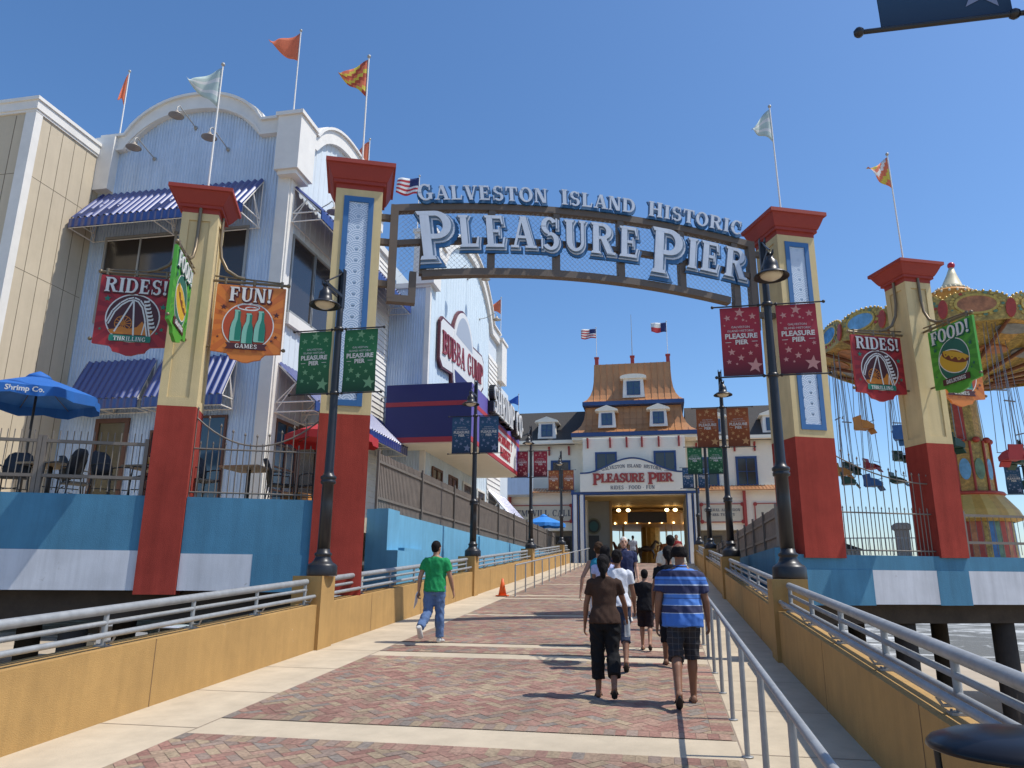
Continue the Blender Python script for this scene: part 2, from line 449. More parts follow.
# ================================================================ camera, light, sky
H = 1.83; SL = .062
F = 750.0; PITCH = math.atan(197/750); YAW = math.atan(151/(750/cos(PITCH))); ROLL = radians(.44)
fw0 = Vector((-sin(YAW), cos(YAW), 0)); R0 = Vector((cos(YAW), sin(YAW), 0)); Z = Vector((0,0,1))
fw = fw0*cos(PITCH) + Z*sin(PITCH); U0 = Z*cos(PITCH) - fw0*sin(PITCH)
Rv = R0*cos(ROLL) + U0*sin(ROLL); Uv = U0*cos(ROLL) - R0*sin(ROLL)
cd = bpy.data.cameras.new('camera'); cam = bpy.data.objects.new('camera', cd); COL.objects.link(cam)
cd.sensor_width = 36; cd.lens = F/1024*36; cd.clip_end = 4000; cd.clip_start = .05
mm = Matrix.Identity(4)
for i in range(3):
    mm[i][0] = Rv[i]; mm[i][1] = Uv[i]; mm[i][2] = -fw[i]
mm.translation = (0,0,H)
cam.matrix_world = mm
scene.camera = cam

ELEV = radians(60); AZ = radians(3)
sd = Vector((cos(ELEV)*cos(AZ), cos(ELEV)*sin(AZ), sin(ELEV)))
w = bpy.data.worlds.new('World'); scene.world = w; w.use_nodes = True
nt = w.node_tree; sky = nt.nodes.new('ShaderNodeTexSky'); sky.sky_type = 'NISHITA'; sky.sun_disc = False
sky.sun_elevation = ELEV; sky.sun_rotation = radians(90) - AZ
sky.air_density = 1.0; sky.dust_density = .9; sky.ozone_density = 5.5; sky.altitude = 0
hs = nt.nodes.new('ShaderNodeHueSaturation'); hs.inputs['Saturation'].default_value = 1.13
nt.links.new(sky.outputs['Color'], hs.inputs['Color']); nt.links.new(hs.outputs['Color'], nt.nodes['Background'].inputs['Color'])
nt.nodes['Background'].inputs['Strength'].default_value = .15
sl = bpy.data.lights.new('sun', 'SUN'); sl.energy = 3.75; sl.angle = radians(.5); sl.color = (1,.955,.88)
so = bpy.data.objects.new('sun', sl); COL.objects.link(so)
so.rotation_euler = (-sd).to_track_quat('-Z', 'Y').to_euler(); so.location = (30,0,60)
scene.view_settings.view_transform = 'Standard'; scene.view_settings.look = 'None'
scene.view_settings.exposure = 0.22; scene.view_settings.gamma = 1.0
scene.view_settings.use_curve_mapping = False

# ================================================================ ground, sea, walkway
RE = 47.0
def rz(y): return SL*min(y, RE)

m_sea = bpy.data.materials.new('sea'); m_sea.use_nodes = True
N = m_sea.node_tree.nodes; L = m_sea.node_tree.links; b = N['Principled BSDF']
tc = N.new('ShaderNodeTexCoord'); mp = N.new('ShaderNodeMapping'); mp.inputs['Scale'].default_value = (.055,.085,.1)
mp.inputs['Rotation'].default_value = (0,0,radians(-8))
n1 = N.new('ShaderNodeTexNoise'); n1.inputs['Scale'].default_value = 1.0; n1.inputs['Detail'].default_value = 10; n1.inputs['Roughness'].default_value = .68; n1.inputs['Distortion'].default_value = 3.0
cr = N.new('ShaderNodeValToRGB'); e = cr.color_ramp.elements
e[0].position = .50; e[0].color = (.15,.138,.108,1); e[1].position = .60; e[1].color = (.62,.61,.56,1)
n2 = N.new('ShaderNodeTexNoise'); n2.inputs['Scale'].default_value = 2.2; n2.inputs['Detail'].default_value = 6
bp = N.new('ShaderNodeBump'); bp.inputs['Strength'].default_value = .6; bp.inputs['Distance'].default_value = .3
L.new(tc.outputs['Object'], mp.inputs['Vector']); L.new(mp.outputs[0], n1.inputs['Vector']); L.new(n1.outputs['Fac'], cr.inputs[0])
L.new(tc.outputs['Object'], n2.inputs['Vector']); L.new(n2.outputs['Fac'], bp.inputs['Height'])
L.new(cr.outputs[0], b.inputs['Base Color']); L.new(bp.outputs[0], b.inputs['Normal']); b.inputs['Roughness'].default_value = .55; b.inputs['Specular IOR Level'].default_value = .25

g = MB()
xs = [-1500,-300,-100,-60,-30,-10,10,30,60,100,300,1500]
ys = [-60,-30,-12,0,10,20,30,36,40,44,50,56,62,70,90,2000]
def gz(y): return (-2.2 - .015*max(0,min(y,45)) - .012*max(0,min(y-45,60))) if y < 400 else -5
for j in range(len(ys)-1):
    for i in range(len(xs)-1):
        g.quad((xs[i],ys[j],gz(ys[j])),(xs[i+1],ys[j],gz(ys[j])),(xs[i+1],ys[j+1],gz(ys[j+1])),(xs[i],ys[j+1],gz(ys[j+1])))
tag(g.build('ground', m_sand), kind='structure')
g = MB(); g.quad((-1800,62,-2.99),(1800,50,-2.99),(3500,3500,-2.99),(-3500,3500,-2.99))
tag(g.build('water', m_sea), kind='structure')

# walkway slab: ramp up to the pier, then level
XL, XR = -5.56, 1.66
wk = MB()
for y0, y1 in ((-7,RE),(RE,64)):
    wk.quad((XL-.3,y0,rz(y0)),(XR+.62,y0,rz(y0)),(XR+.62,y1,rz(y1)),(XL-.3,y1,rz(y1)))
for s in (XL-.3, XR+.62):
    wk.quad((s,-7,rz(-7)),(s,RE,rz(RE)),(s,RE,rz(RE)-.5),(s,-7,rz(-7)-.5))
wk.quad((XL-.3,-7,rz(-7)-.5),(XR+.62,-7,rz(-7)-.5),(XR+.62,RE,rz(RE)-.5),(XL-.3,RE,rz(RE)-.5))
wk.quad((XL-.3,RE,rz(RE)-.5),(XR+.62,RE,rz(RE)-.5),(XR+.62,64,rz(RE)-.5),(XL-.3,64,rz(RE)-.5))
wk.cur = 1
for k in range(30):
    y = -1.0 + 1.62*k
    for a, c in ((XL,-4.43),(.6,XR)):
        wk.quad((a,y,rz(y)+.003),(c,y,rz(y)+.003),(c,y+.012,rz(y+.012)+.003),(a,y+.012,rz(y+.012)+.003))
for x in (-4.445, .605):
    wk.quad((x,-7,rz(-7)+.003),(x+.012,-7,rz(-7)+.003),(x+.012,RE,rz(RE)+.003),(x,RE,rz(RE)+.003))
tag(wk.build('walkway', [m_conc, m_joint]), kind='structure')

m_brick = attr_mat('brick_pavers')
PAL = [((.275,.155,.115),5),((.25,.13,.098),4),((.30,.225,.145),4),((.285,.20,.135),4),((.205,.17,.14),2),((.245,.18,.14),3),((.29,.18,.13),4)]
PC = [c for c, n in PAL for _ in range(n)]
def clip(poly, x0, x1, y0, y1):
    for ax, lim, keep in ((0,x0,1),(0,x1,-1),(1,y0,1),(1,y1,-1)):
        out = []
        for i in range(len(poly)):
            a, b = poly[i-1], poly[i]
            ia = (a[ax]-lim)*keep >= 0; ib = (b[ax]-lim)*keep >= 0
            if ia != ib:
                t = (lim-a[ax])/(b[ax]-a[ax]); out.append((a[0]+(b[0]-a[0])*t, a[1]+(b[1]-a[1])*t))
            if ib: out.append(b)
        poly = out
        if len(poly) < 3: return None
    return poly
bands = [(-2.2,-1.7),(1.9,2.4),(6.9,7.5),(11.5,11.95),(12.62,12.98),(17.3,17.62),(21.6,22.0),(22.7,23.05),(27.6,28.0),(32.8,33.2),(38.2,38.6),(43.4,43.8)]
zones = []; last = -6.5
for a, c in bands: zones.append((last, a)); last = c
zones.append((last, RE))
pv = MB(); pj = MB(); rr = random.Random(5)
def brick(poly, lift=.008):
    c = rr.choice(PC); k = rr.uniform(.88,1.12)
    pv.col = tuple(v*k for v in c)
    pv.add([(x,y,rz(y)+lift) for x,y in poly], [tuple(range(len(poly)))])
BX0, BX1 = -4.43, .6
for z0, z1 in zones:
    pj.quad((BX0,z0,rz(z0)+.004),(BX1,z0,rz(z0)+.004),(BX1,z1,rz(z1)+.004),(BX0,z1,rz(z1)+.004))
    n = int((BX1-BX0)/.104)
    for k in range(n):                       # soldier courses along the bands
        x = BX0 + .104*k
        brick([(x+.002,z0+.003),(x+.102,z0+.003),(x+.102,z0+.2),(x+.002,z0+.2)])
        if z1-z0 > .9: brick([(x+.002,z1-.2),(x+.102,z1-.2),(x+.102,z1-.003),(x+.002,z1-.003)])
    ya, yb = z0+.204, (z1-.204 if z1-z0 > .9 else z1)
    k = 0; y = ya
    while y < yb-.02:
        y2 = min(y+.104, yb); brick([(BX1-.2,y+.002),(BX1-.002,y+.002),(BX1-.002,y2-.002),(BX1-.2,y2-.002)]); y = y2
    xa, xb = BX0, BX1-.204
    u = .1; ca = sqrt(.5)
    ext = int((hypot(xb-xa, yb-ya))/u)+3
    cx_, cy_ = (xa+xb)/2, (ya+yb)/2
    R_ = ext//2+2
    for i in range(-R_, R_):
        for j in range(-R_, R_):
            d = (i-j) % 4
            if d == 0: q = (i*u, (i+2)*u, j*u, (j+1)*u)
            elif d == 2: q = (i*u, (i+1)*u, (j-1)*u, (j+1)*u)
            else: continue
            mx_, my_ = (q[0]+q[1])/2, (q[2]+q[3])/2
            wx, wy = cx_+(mx_-my_)*ca, cy_+(mx_+my_)*ca
            if wx < xa-.2 or wx > xb+.2 or wy < ya-.2 or wy > yb+.2: continue
            e_ = .0022
            cs = [(q[0]+e_,q[2]+e_),(q[1]-e_,q[2]+e_),(q[1]-e_,q[3]-e_),(q[0]+e_,q[3]-e_)]
            P = clip([(cx_+(a-c)*ca, cy_+(a+c)*ca) for a, c in cs], xa, xb, ya, yb)
            if P: brick(P, .008 + rr.uniform(-.0012,.0012))
tag(pj.build('paving_bed', m_joint), kind='structure')
tag(pv.build('brick_paving', m_brick), kind='structure')

# ================================================================ tan walls, pedestals, rails
LY = [12.1, 22.6, 33.2, 44.0]
RY = [3.6, 12.1, 22.6, 33.2, 44.0]
def xo(y): return .0095*max(0.0, y-12.0)          # the right wall splays out slightly toward the pier
PH = 1.14
def wall_seg(xa, xb, y0, y1, label, outer):
    """xa<xb ; sloped coping line follows the ramp; outer = x of the outer face"""
    right = xa > 0
    def sx(x, y): return x+(xo(y) if right else 0)
    QF = [(3,2,1,0),(4,5,6,7),(0,1,5,4),(1,2,6,5),(2,3,7,6),(3,0,4,7)]
    def blk(m, xa, xb, y0, y1, zl, zh):
        m.add([(sx(xa,y0),y0,rz(y0)+zl),(sx(xb,y0),y0,rz(y0)+zl),(sx(xb,y1),y1,rz(y1)+zl),(sx(xa,y1),y1,rz(y1)+zl),
               (sx(xa,y0),y0,rz(y0)+zh),(sx(xb,y0),y0,rz(y0)+zh),(sx(xb,y1),y1,rz(y1)+zh),(sx(xa,y1),y1,rz(y1)+zh)], QF)
    t = thing('parapet_wall', label, 'wall', (sx((xa+xb)/2,(y0+y1)/2), (y0+y1)/2, rz((y0+y1)/2)), group='tan parapet walls along the walkway')
    o = MB(); blk(o, xa, xb, y0, y1, -.5, .70); o.build('wall', m_tan, t)
    yy = y0+1.9; xi = xb if outer < xa+.05 else xa
    while yy < y1-1:
        j = MB(); blk(j, xi-.002, xi+.002, yy, yy+.012, 0, .699); j.build('joint', mat('wall_joint', (.17,.10,.045), .9, .1, 9), t); yy += 3.1
    c = MB(); i0, i1 = (xa-.1, xa+.02) if outer < xa+.05 else (xb-.02, xb+.1)
    blk(c, i0, i1, y0, y1, .42, .66); c.build('wood_ledger', m_timber, t)
    return t
def rail_seg(x, y0, y1, label, inner):
    t = thing('pipe_railing', label, 'railing', (x, (y0+y1)/2, rz((y0+y1)/2)+.7), group='grey pipe railings on the tan walls')
    right = x > 0
    def p(y, dz, dx=0): return (x+dx*inner+(xo(y) if right else 0), y, rz(y)+dz)
    m = MB(); m.tube([p(y0,1.06),p(y1,1.06)], .048, 10); m.build('top_pipe', m_steel, t)
    m = MB(); m.tube([p(y0,.93),p(y1,.93)], .026, 8); m.build('bar', m_steel, t)
    m = MB(); m.tube([p(y0,.81),p(y1,.81)], .026, 8); m.build('bar', m_steel, t)
    m = MB(); m.tube([p(y0-.08,.83,.13),p(y1+.08,.83,.13)], .03, 8); m.build('hand_bar', m_steel, t)
    n = max(2, int((y1-y0)/1.45)+1)
    for k in range(n):
        y = y0+.03+(y1-y0-.06)*k/(n-1)
        m = MB(); m.tube([p(y,.69),p(y,1.03)], .028, 6)
        q = p(y,0); m.box(q[0]-.07,q[0]+.07,y-.05,y+.05,rz(y)+.698,rz(y)+.715)
        for s_ in (-.045,.045):
            for r_ in (-.03,.03): m.lathe([(.009,.715),(.009,.728),(.0,.73)], (q[0]+s_,y+r_,rz(y)), 6)
        m.tube([p(y,.75,0),p(y,.75,.1),p(y,.80,.13)], .012, 5)
        m.build('post', m_steel, t)
ordn = ['nearest', 'second', 'third', 'fourth', 'farthest']
def side(xa, xb, ys, inner, word):
    ends = [-6.5] + [v for y in ys for v in (y-.24, y+.24)] + [RE+.5]
    for k in range(0, len(ends), 2):
        y0, y1 = ends[k], ends[k+1]
        if y1 < .5: continue
        i = k//2 if word == 'left' else max(0, k//2-1)
        if word == 'right' and k == 0: continue
        nm = ordn[min(i,4)]
        if word == 'right' and i == 0: pass
        wall_seg(xa, xb, y0+.02, y1-.02, f'tan stucco parapet wall {word} of the walkway, {nm} stretch', xa if inner > 0 else xb)
        rail_seg((xa+xb)/2, y0+.08, y1-.08, f'grey pipe railing on the {word} tan wall, {nm} stretch', inner)
    for k, y in enumerate(ys):
        dx = 0 if word == 'left' else (.2 if k == 0 else xo(y))
        a, c = (xa-.1, xb+.06) if inner > 0 else (xa-.06, xb+.1)
        m = MB(); z0 = rz(y)
        m.box(a+dx, c+dx, y-.26, y+.26, z0-.6, z0+PH-.003)
        t = m
        o = t.build('pedestal', m_tan)
        tag(o, f'tan pedestal on the {word} walkway edge under the lamp with {LAMPCOL[word][k]} banners', 'pedestal', 'tan lamp pedestals')
LAMPCOL = {'left': ['green','blue','red','orange'], 'right': ['cropped blue','red','orange','green','distant blue']}
side(-5.86, XL+.06, LY, 1, 'left')
side(XR-.02, 1.98, RY, -1, 'right')

# far hand rails on posts (walkway sides)
def handrail(x, y0, y1, step, label, wr=.9, r=.024):
    t = thing('handrail', label, 'handrail', (x, (y0+y1)/2, rz((y0+y1)/2)))
    m = MB(); pts = [(x, y0, rz(y0)+wr), (x, y1, rz(y1)+wr)]
    m.tube(pts, r, 8); m.build('top_rail', m_steel, t)
    n = int((y1-y0)/step)
    for k in range(n+1):
        y = min(y0 + step*k, y1-.01)
        m = MB(); m.tube([(x,y,rz(y)),(x,y,rz(y)+wr-.01)], r*.92, 8); m.lathe([(.05,0),(.05,.008),(.03,.01)], (x,y,rz(y)+.001), 10)
        m.build('post', m_steel, t)
handrail(.64, 1.9, 19.8, 1.28, 'grey metal handrail on posts along the right edge of the brick paving')
handrail(-4.2, 22.3, 46.5, 1.75, 'thin grey handrail on posts starting beside the orange cone')

# ================================================================ lamp posts and banners
def make_lamp():
    t = thing('lamp_post', 'lamp', 'lamp post')
    m = MB()
    m.lathe([(.245,0),(.25,.02),(.245,.16),(.225,.19),(.18,.215),(.15,.25),(.13,.30),(.125,.32),(.145,.335),(.145,.365),(.115,.385),(.105,.44)], n=16); m.build('base', m_black, t)
    m = MB()
    m.lathe([(.105,.43),(.1,1.2),(.098,1.52),(.13,1.54),(.13,1.585),(.115,1.60),(.135,1.62),(.135,1.66),(.095,1.69),(.08,1.75),(.068,3.2),(.055,4.6),(.05,5.15)], n=14)
    m.build('pole', m_black, t)
    m = MB()
    for dx in (-.05,.035): m.box(dx,dx+.015,-.06,.06,4.75,5.5)
    m.box(-.05,.05,-.02,.02,5.15,5.45)
    for dx in (-.05,.035): m.box(dx,dx+.015,-.72,-.06,4.93,4.99)
    m.tube([(0,-.03,5.42),(0,-.2,5.3),(0,-.45,5.14),(0,-.68,5.0)], .014, 6)
    m.lathe([(.03,0),(.03,.07)], (0,-.64,4.90), 8)
    m.build('arm', m_black, t)
    m = MB()
    m.lathe([(.0,4.92),(.05,4.91),(.06,4.86),(.10,4.82),(.115,4.74),(.12,4.66),(.19,4.63),(.265,4.58),(.27,4.555),(.255,4.56),(.2,4.605),(.12,4.62)], (0,-.64,0), 20)
    s = m.build('lamp_shade', m_black, t)
    m = MB(); m.lathe([(.0,4.50),(.08,4.515),(.15,4.555),(.185,4.60),(.1,4.612)], (0,-.64,0), 18)
    m.build('lens', m_lens, s)
    for z in (3.14, 4.34):
        m = MB()
        m.tube([(-.86,0,z),(.86,0,z)], .013, 6)
        for s_ in (-1,1): m.ell((s_*.87,0,z), (.028,.028,.028), nu=5, nv=8); m.ell((s_*.135,0,z), (.03,.028,.028), nu=5, nv=8)
        m.lathe([(.085,-.03),(.085,.03)], (0,0,z), 10)
        m.build('banner_rod', m_black, t)
    return t
BW, BH = .62, 1.16
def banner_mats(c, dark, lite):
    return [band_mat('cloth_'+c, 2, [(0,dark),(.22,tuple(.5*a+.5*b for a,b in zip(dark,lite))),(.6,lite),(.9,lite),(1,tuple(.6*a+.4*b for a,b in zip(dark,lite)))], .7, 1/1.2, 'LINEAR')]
m_btext = mat('banner_print', (.62,.60,.56), .7, 0)
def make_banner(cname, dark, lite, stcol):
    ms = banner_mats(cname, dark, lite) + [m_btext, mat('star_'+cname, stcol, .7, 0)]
    m = MB()
    nx, nz = 6, 12
    def P(u, v, d): return (u-BW/2, d + .02*sin(v*5+u*4)*sin(pi*v/BH), v)
    for d, fl in ((-.004,0),(.004,1)):
        vs = [P(BW*i/nx, BH*j/nz, d) for j in range(nz+1) for i in range(nx+1)]
        fs = [(j*(nx+1)+i, j*(nx+1)+i+1, (j+1)*(nx+1)+i+1, (j+1)*(nx+1)+i) for j in range(nz) for i in range(nx)]
        m.add(vs, [f if not fl else f[::-1] for f in fs], smooth=True)
    # print, set a hair proud of the front cloth
    def put(vs, fs, off=.008):
        m.add([(x, P(x+BW/2, y, 0)[1]-off, y) for x, y in vs], fs)
    m.cur = 1
    for s_, sz, y, b in (('GALVESTON', .052, .80, 0), ('ISLAND HISTORIC', .052, .735, 0), ('PLEASURE', .115, .625, .004), ('PIER', .105, .525, .004)):
        vs, fs = sans_mesh(s_, sz, b)
        wd = max(v[0] for v in vs)*2; k = min(1.0, .53/wd)
        put([(v[0]*k, v[1]+y) for v in vs], fs)
    for a, c in ((-.25,-.16),(.16,.25)): put([(a,.56),(c,.56),(c,.568),(a,.568)], [(0,1,2,3)])
    m.cur = 2
    r2 = random.Random(3)
    for x, y, r in ((.19,.16,.13),(-.16,.40,.062),(-.02,.30,.058),(.13,.37,.042),(-.21,.24,.045),(.02,.45,.02),(-.09,.2,.025),(.23,.49,.04),(-.2,.5,.02),
                    (0,1.07,.085),(-.2,.98,.06),(.2,1.0,.062),(.05,.94,.03),(-.06,.97,.035),(.24,.88,.02),(-.25,.85,.02),(.1,.92,.018)):
        S = [(x+a*1, y+c) for a, c in star(r, rot=90+r2.uniform(-15,15))]
        S = [(min(max(a,-BW/2+.005),BW/2-.005), min(max(c,.005),BH-.005)) for a, c in S]
        put([(x,y)]+S, [(0,i+1,(i+1)%10+1) for i in range(10)], .007)
    o = m.build('banner', ms)
    o.location = (0,0,0)
    return o
# the mesh is stored around its own centre: shift back so that the local origin is the lower middle
def rebase(o, off):
    o.data.transform(Matrix.Translation(off))
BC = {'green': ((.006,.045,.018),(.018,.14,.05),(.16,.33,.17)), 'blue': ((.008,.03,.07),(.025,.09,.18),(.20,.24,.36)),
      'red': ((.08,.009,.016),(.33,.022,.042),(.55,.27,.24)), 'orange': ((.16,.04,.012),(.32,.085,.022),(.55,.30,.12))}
BAN = {}
lampP = make_lamp()
first = True
used_b = set()
def place_lamp(x, y, col, where, dz=0.0):
    global first
    z = rz(y)+PH+dz
    lab = f'black lamp post with {col} banners, {where}'
    if first:
        t = lampP; t.location = (x,y,z); first = False; t['label'] = lab
    else:
        t = copy_tree(lampP, (x,y,z), label=lab)
    t['group'] = 'lamp posts lining the walkway'
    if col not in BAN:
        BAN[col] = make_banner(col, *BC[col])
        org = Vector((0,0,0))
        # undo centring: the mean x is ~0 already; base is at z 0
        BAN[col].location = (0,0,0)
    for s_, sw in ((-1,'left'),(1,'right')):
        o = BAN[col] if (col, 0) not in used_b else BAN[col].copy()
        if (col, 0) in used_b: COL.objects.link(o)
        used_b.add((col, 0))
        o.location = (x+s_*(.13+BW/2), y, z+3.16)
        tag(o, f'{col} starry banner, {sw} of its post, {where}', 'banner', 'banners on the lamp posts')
wl = ['before the left gate pylon', 'left side, by the navy marquee', 'left side, by the blue umbrella', 'left side, close to the portal']
for y, c, wh in zip(LY, LAMPCOL['left'], wl): place_lamp(-5.57, y, c, wh)
wr = ['right side, cropped by the top corner', 'before the right gate pylon', 'right side, second behind the gate', 'right side, before the white wing', 'right side, beside the portal']
for y, c, wh in zip(RY, ['blue','red','orange','green','blue'], wr): place_lamp(2.0 if y < 5 else 1.88+xo(y), y, c, wh, .11 if y < 5 else 0)

# ================================================================ gate: four pylons, arched sign, hanging signs
GC = Vector((-1.3226, 15.503, 0)); GA = radians(22.5255)
GD = Vector((cos(GA), sin(GA), 0)); GN = Vector((sin(GA), -cos(GA), 0))
GW = frame(GC, GD, Z)                       # local x along the gate, y up, z toward the walkway visitor
GB = Matrix.LocRotScale(GC, Matrix.Rotation(GA, 3, 'Z'), None)   # local x along gate, y away from the viewer, z up
def gp(u, d=0.0, z=0.0):                    # d>0 = behind the front plane
    p = GC + GD*u - GN*d; p.z = z; return p
ZB, ZR = 9.93, 4.98
def pylon(u, hw, zbase, ztop, cap, label, panel):
    d = hw
    t = thing('gate_pylon', label, 'pylon', gp(u, d, zbase), GA, 'gate pylons')
    M = GB @ Matrix.Translation((u, d, 0))
    m = MB(M); m.box(-hw-.03,hw+.03,-hw-.03,hw+.03,zbase,ZR); m.build('red_base', m_red, t)
    m = MB(M); m.box(-hw,hw,-hw,hw,ZR,ztop)
    m.build('shaft', m_yel, t)
    # raised border frames on every face
    m = MB(M)
    fw_, pr = .15 if panel else .12, .028
    for k in range(4):
        Rk = Matrix.Rotation(k*pi/2, 4, 'Z')
        z0, z1 = ZR+.002, ztop-.05
        y0, y1 = -hw-pr, -hw+.01
        e = .0015*k
        m.box(-hw-pr+.001,-hw+fw_,y0,y1,z0,z1-e,Rk); m.box(hw-fw_,hw+pr-.001-.0005,y0,y1,z0,z1-e,Rk)
        m.box(-hw+fw_,hw-fw_,y0+.001,y1,z0,z0+.17,Rk); m.box(-hw+fw_,hw-fw_,y0+.001,y1,z1-.16,z1-e,Rk)
    m.build('border', m_yel, t)
    zt = ztop
    s = cap/2/.71
    m = MB(M); h = .55 if panel else .46
    P = [(hw+.03,zt-.05),(hw+.035,zt+.10*h),(hw+.09,zt+.11*h),(hw+.09,zt+.25*h),(hw+.11,zt+.26*h)]
    cw = cap/2
    for q in (0,.25,.5,.75,1): P.append((hw+.11+(cw-.05-hw-.11)*q**.9, zt+(.26+.50*q)*h))
    P += [(cw-.04,zt+.78*h),(cw,zt+.80*h),(cw,zt+.97*h),(cw-.03,zt+h)]
    m.sqlathe(P, 0, 0); m.build('cap', m_capred, t)
    if panel:
        pw = hw-.15
        F_ = GW @ Matrix.Translation((u, 0, 0))
        z0, z1 = ZR+.17, ztop-.22
        m = MB(F_)
        m.box(-pw,-pw+.11,z0,z1,0,.05); m.box(pw-.11,pw,z0,z1,0,.05); m.box(-pw+.11,pw-.11,z0,z0+.12,0,.05); m.box(-pw+.11,pw-.11,z1-.12,z1,0,.05)
        m.build('blue_frame', m_panelb, t)
        m = MB(F_); wx = pw-.11; m.box(-wx,wx,z0+.12,z1-.12,0,.018); m.cur = 1
        # fish-scale waves: rows of nested arcs
        rad = wx*1.04; step = rad*.60; rows = int((z1-z0-.24)/step)+2
        for r in range(rows):
            cz = z0+.12-step+r*step
            off = (r % 2)*rad
            k = -2
            while True:
                cx = -wx + off + k*2*rad - rad*0
                k += 1
                if cx > wx+rad: break
                if cx < -wx-rad: continue
                zz = .0195 + .0004*(rows-r)
                if True:
                    dd = [(cx+rad*1.0*cos(pi*i/12), cz+rad*sin(pi*i/12)) for i in range(13)]
                    Pq = clip(dd, -wx, wx, z0+.12, z1-.12)
                    if Pq: m.cur = 0; m.add([(a,c,zz) for a,c in Pq], [tuple(range(len(Pq)))]); m.cur = 1
                for rr_ in (.98,.76,.54,.32):
                    for q in arc(cx, cz, (rad*rr_,rad*rr_), (rad*(rr_-.085),rad*(rr_-.085)), 0, 180, 12):
                        Pq = clip(q, -wx, wx, z0+.12, z1-.12)
                        if Pq: m.add([(a,c,zz+.0002) for a,c in Pq], [tuple(range(len(Pq)))])
        m.build('wave_panel', [m_wavebg, m_waveln], t)
    return t
pylon(-5.05, .46, 1.55, ZB, 1.46, 'tall red and cream pylon with wave panel holding the left end of the arch', True)
pylon(5.20, .46, 2.36, ZB, 1.46, 'tall red and cream pylon with wave panel holding the right end of the arch', True)
pylon(-8.16, .32, 1.55, 9.03, 1.22, 'slimmer red and cream pylon before the restaurant terrace carrying three hanging signs', False)
pylon(8.41, .33, 2.40, 9.03, 1.22, 'slimmer red and cream pylon before the swing ride carrying three hanging signs', False)

# ---- the arched sign
sg = thing('arch_sign', 'arched steel sign with big pale blue lettering spanning the two tall pylons', 'sign', gp(.05,.45,8.0), GA)
SD = -.40                                    # sign's middle plane, behind the pylons' front plane
u0, u1 = -4.28, 4.22
um = (u0+u1)/2
def ztop_(u): return 10.08 - .36*((u-um)/4.25)**2 - .0*u
def zbot_(u): return 8.52 - .40*((u-um)/4.25)**2
def bar_path(mb, pts, w, d0, d1):
    """rectangular steel section following (u,z) points"""
    n = len(pts); q = []
    for i, (a, c) in enumerate(pts):
        p0 = pts[max(i-1,0)]; p1 = pts[min(i+1,n-1)]
        t = Vector((p1[0]-p0[0], p1[1]-p0[1])).normalized(); nn = Vector((-t.y, t.x))*w/2
        q.append(((a+nn.x,c+nn.y),(a-nn.x,c-nn.y)))
    rings = [[(l[0],l[1],d0),(l[0],l[1],d1),(r[0],r[1],d1),(r[0],r[1],d0)] for l, r in q]
    mb.loft(rings, smooth=False)
fm = MB(GW)
us = [u0+(u1-u0)*i/40 for i in range(41)]
bar_path(fm, [(u,ztop_(u)) for u in us], .16, SD-.10, SD+.10)
bar_path(fm, [(u,zbot_(u)) for u in us if u0+.45 < u < u1-.45], .16, SD-.10, SD+.10)
mid = [(u,(ztop_(u)+zbot_(u))/2-.02) for u in us]
bar_path(fm, mid, .12, SD-.07, SD+.07)
for u in (u0, u1):
    s_ = 1 if u == u0 else -1
    bar_path(fm, [(u,ztop_(u)+.08),(u,7.62)], .17, SD-.101, SD+.101)
    bar_path(fm, [(u-.08*s_,7.62),(u+.52*s_,7.62)], .16, SD-.099, SD+.099)
    bar_path(fm, [(u+.45*s_,7.70),(u+.45*s_,zbot_(u)+.14)], .15, SD-.098, SD+.098)
NP = 7
ups = [u0+.45, u0+2.02, u0+3.58, um, u1-3.58+.0, u1-2.02, u1-.45]
ups = [-3.62, -2.12, -.62, .92, 2.42, 3.78]
for u in ups: bar_path(fm, [(u,ztop_(u)),(u,zbot_(u))], .15, SD-.085, SD+.085)
for u, s_ in ((u0,-1),(u1,1)):
    for z in (7.95, 8.92, 9.50): bar_path(fm, [(u,z),(u+s_*.5,z)], .13, SD-.06, SD+.06)
fm.build('frame', m_truss, sg)
ms = MB(GW)
pitch = .115
def wire(a, c):
    ms.tube([(a[0],a[1],SD),(c[0],c[1],SD+.002)], .0035, 3, cap=False)
n = int((u1-u0+2)/pitch)
for k in range(n+14):
    for s_ in (1,-1):
        # 45 degree wire from lower edge to upper edge
        ub = u0-1.8+k*pitch if s_ > 0 else u0+k*pitch
        seg = []
        for i in range(19):
            z = 8.15+ i*.11; u = ub + s_*(z-8.15)
            if u0+.08 < u < u1-.08 and zbot_(u) < z < ztop_(u): seg.append((u,z))
        if len(seg) > 1: wire(seg[0], seg[-1])
ms.build('wire_mesh', mat('mesh_wire', (.42,.44,.47), .5, 0, metal=.4), sg)
m_lface = mat('letter_face', (.48,.55,.65), .5, .06, 3, streak=.08)
m_lin   = mat('letter_inline', (.10,.16,.24), .5, 0)
m_lblue = mat('letter_blue', (.022,.11,.26), .55, .05, 3)
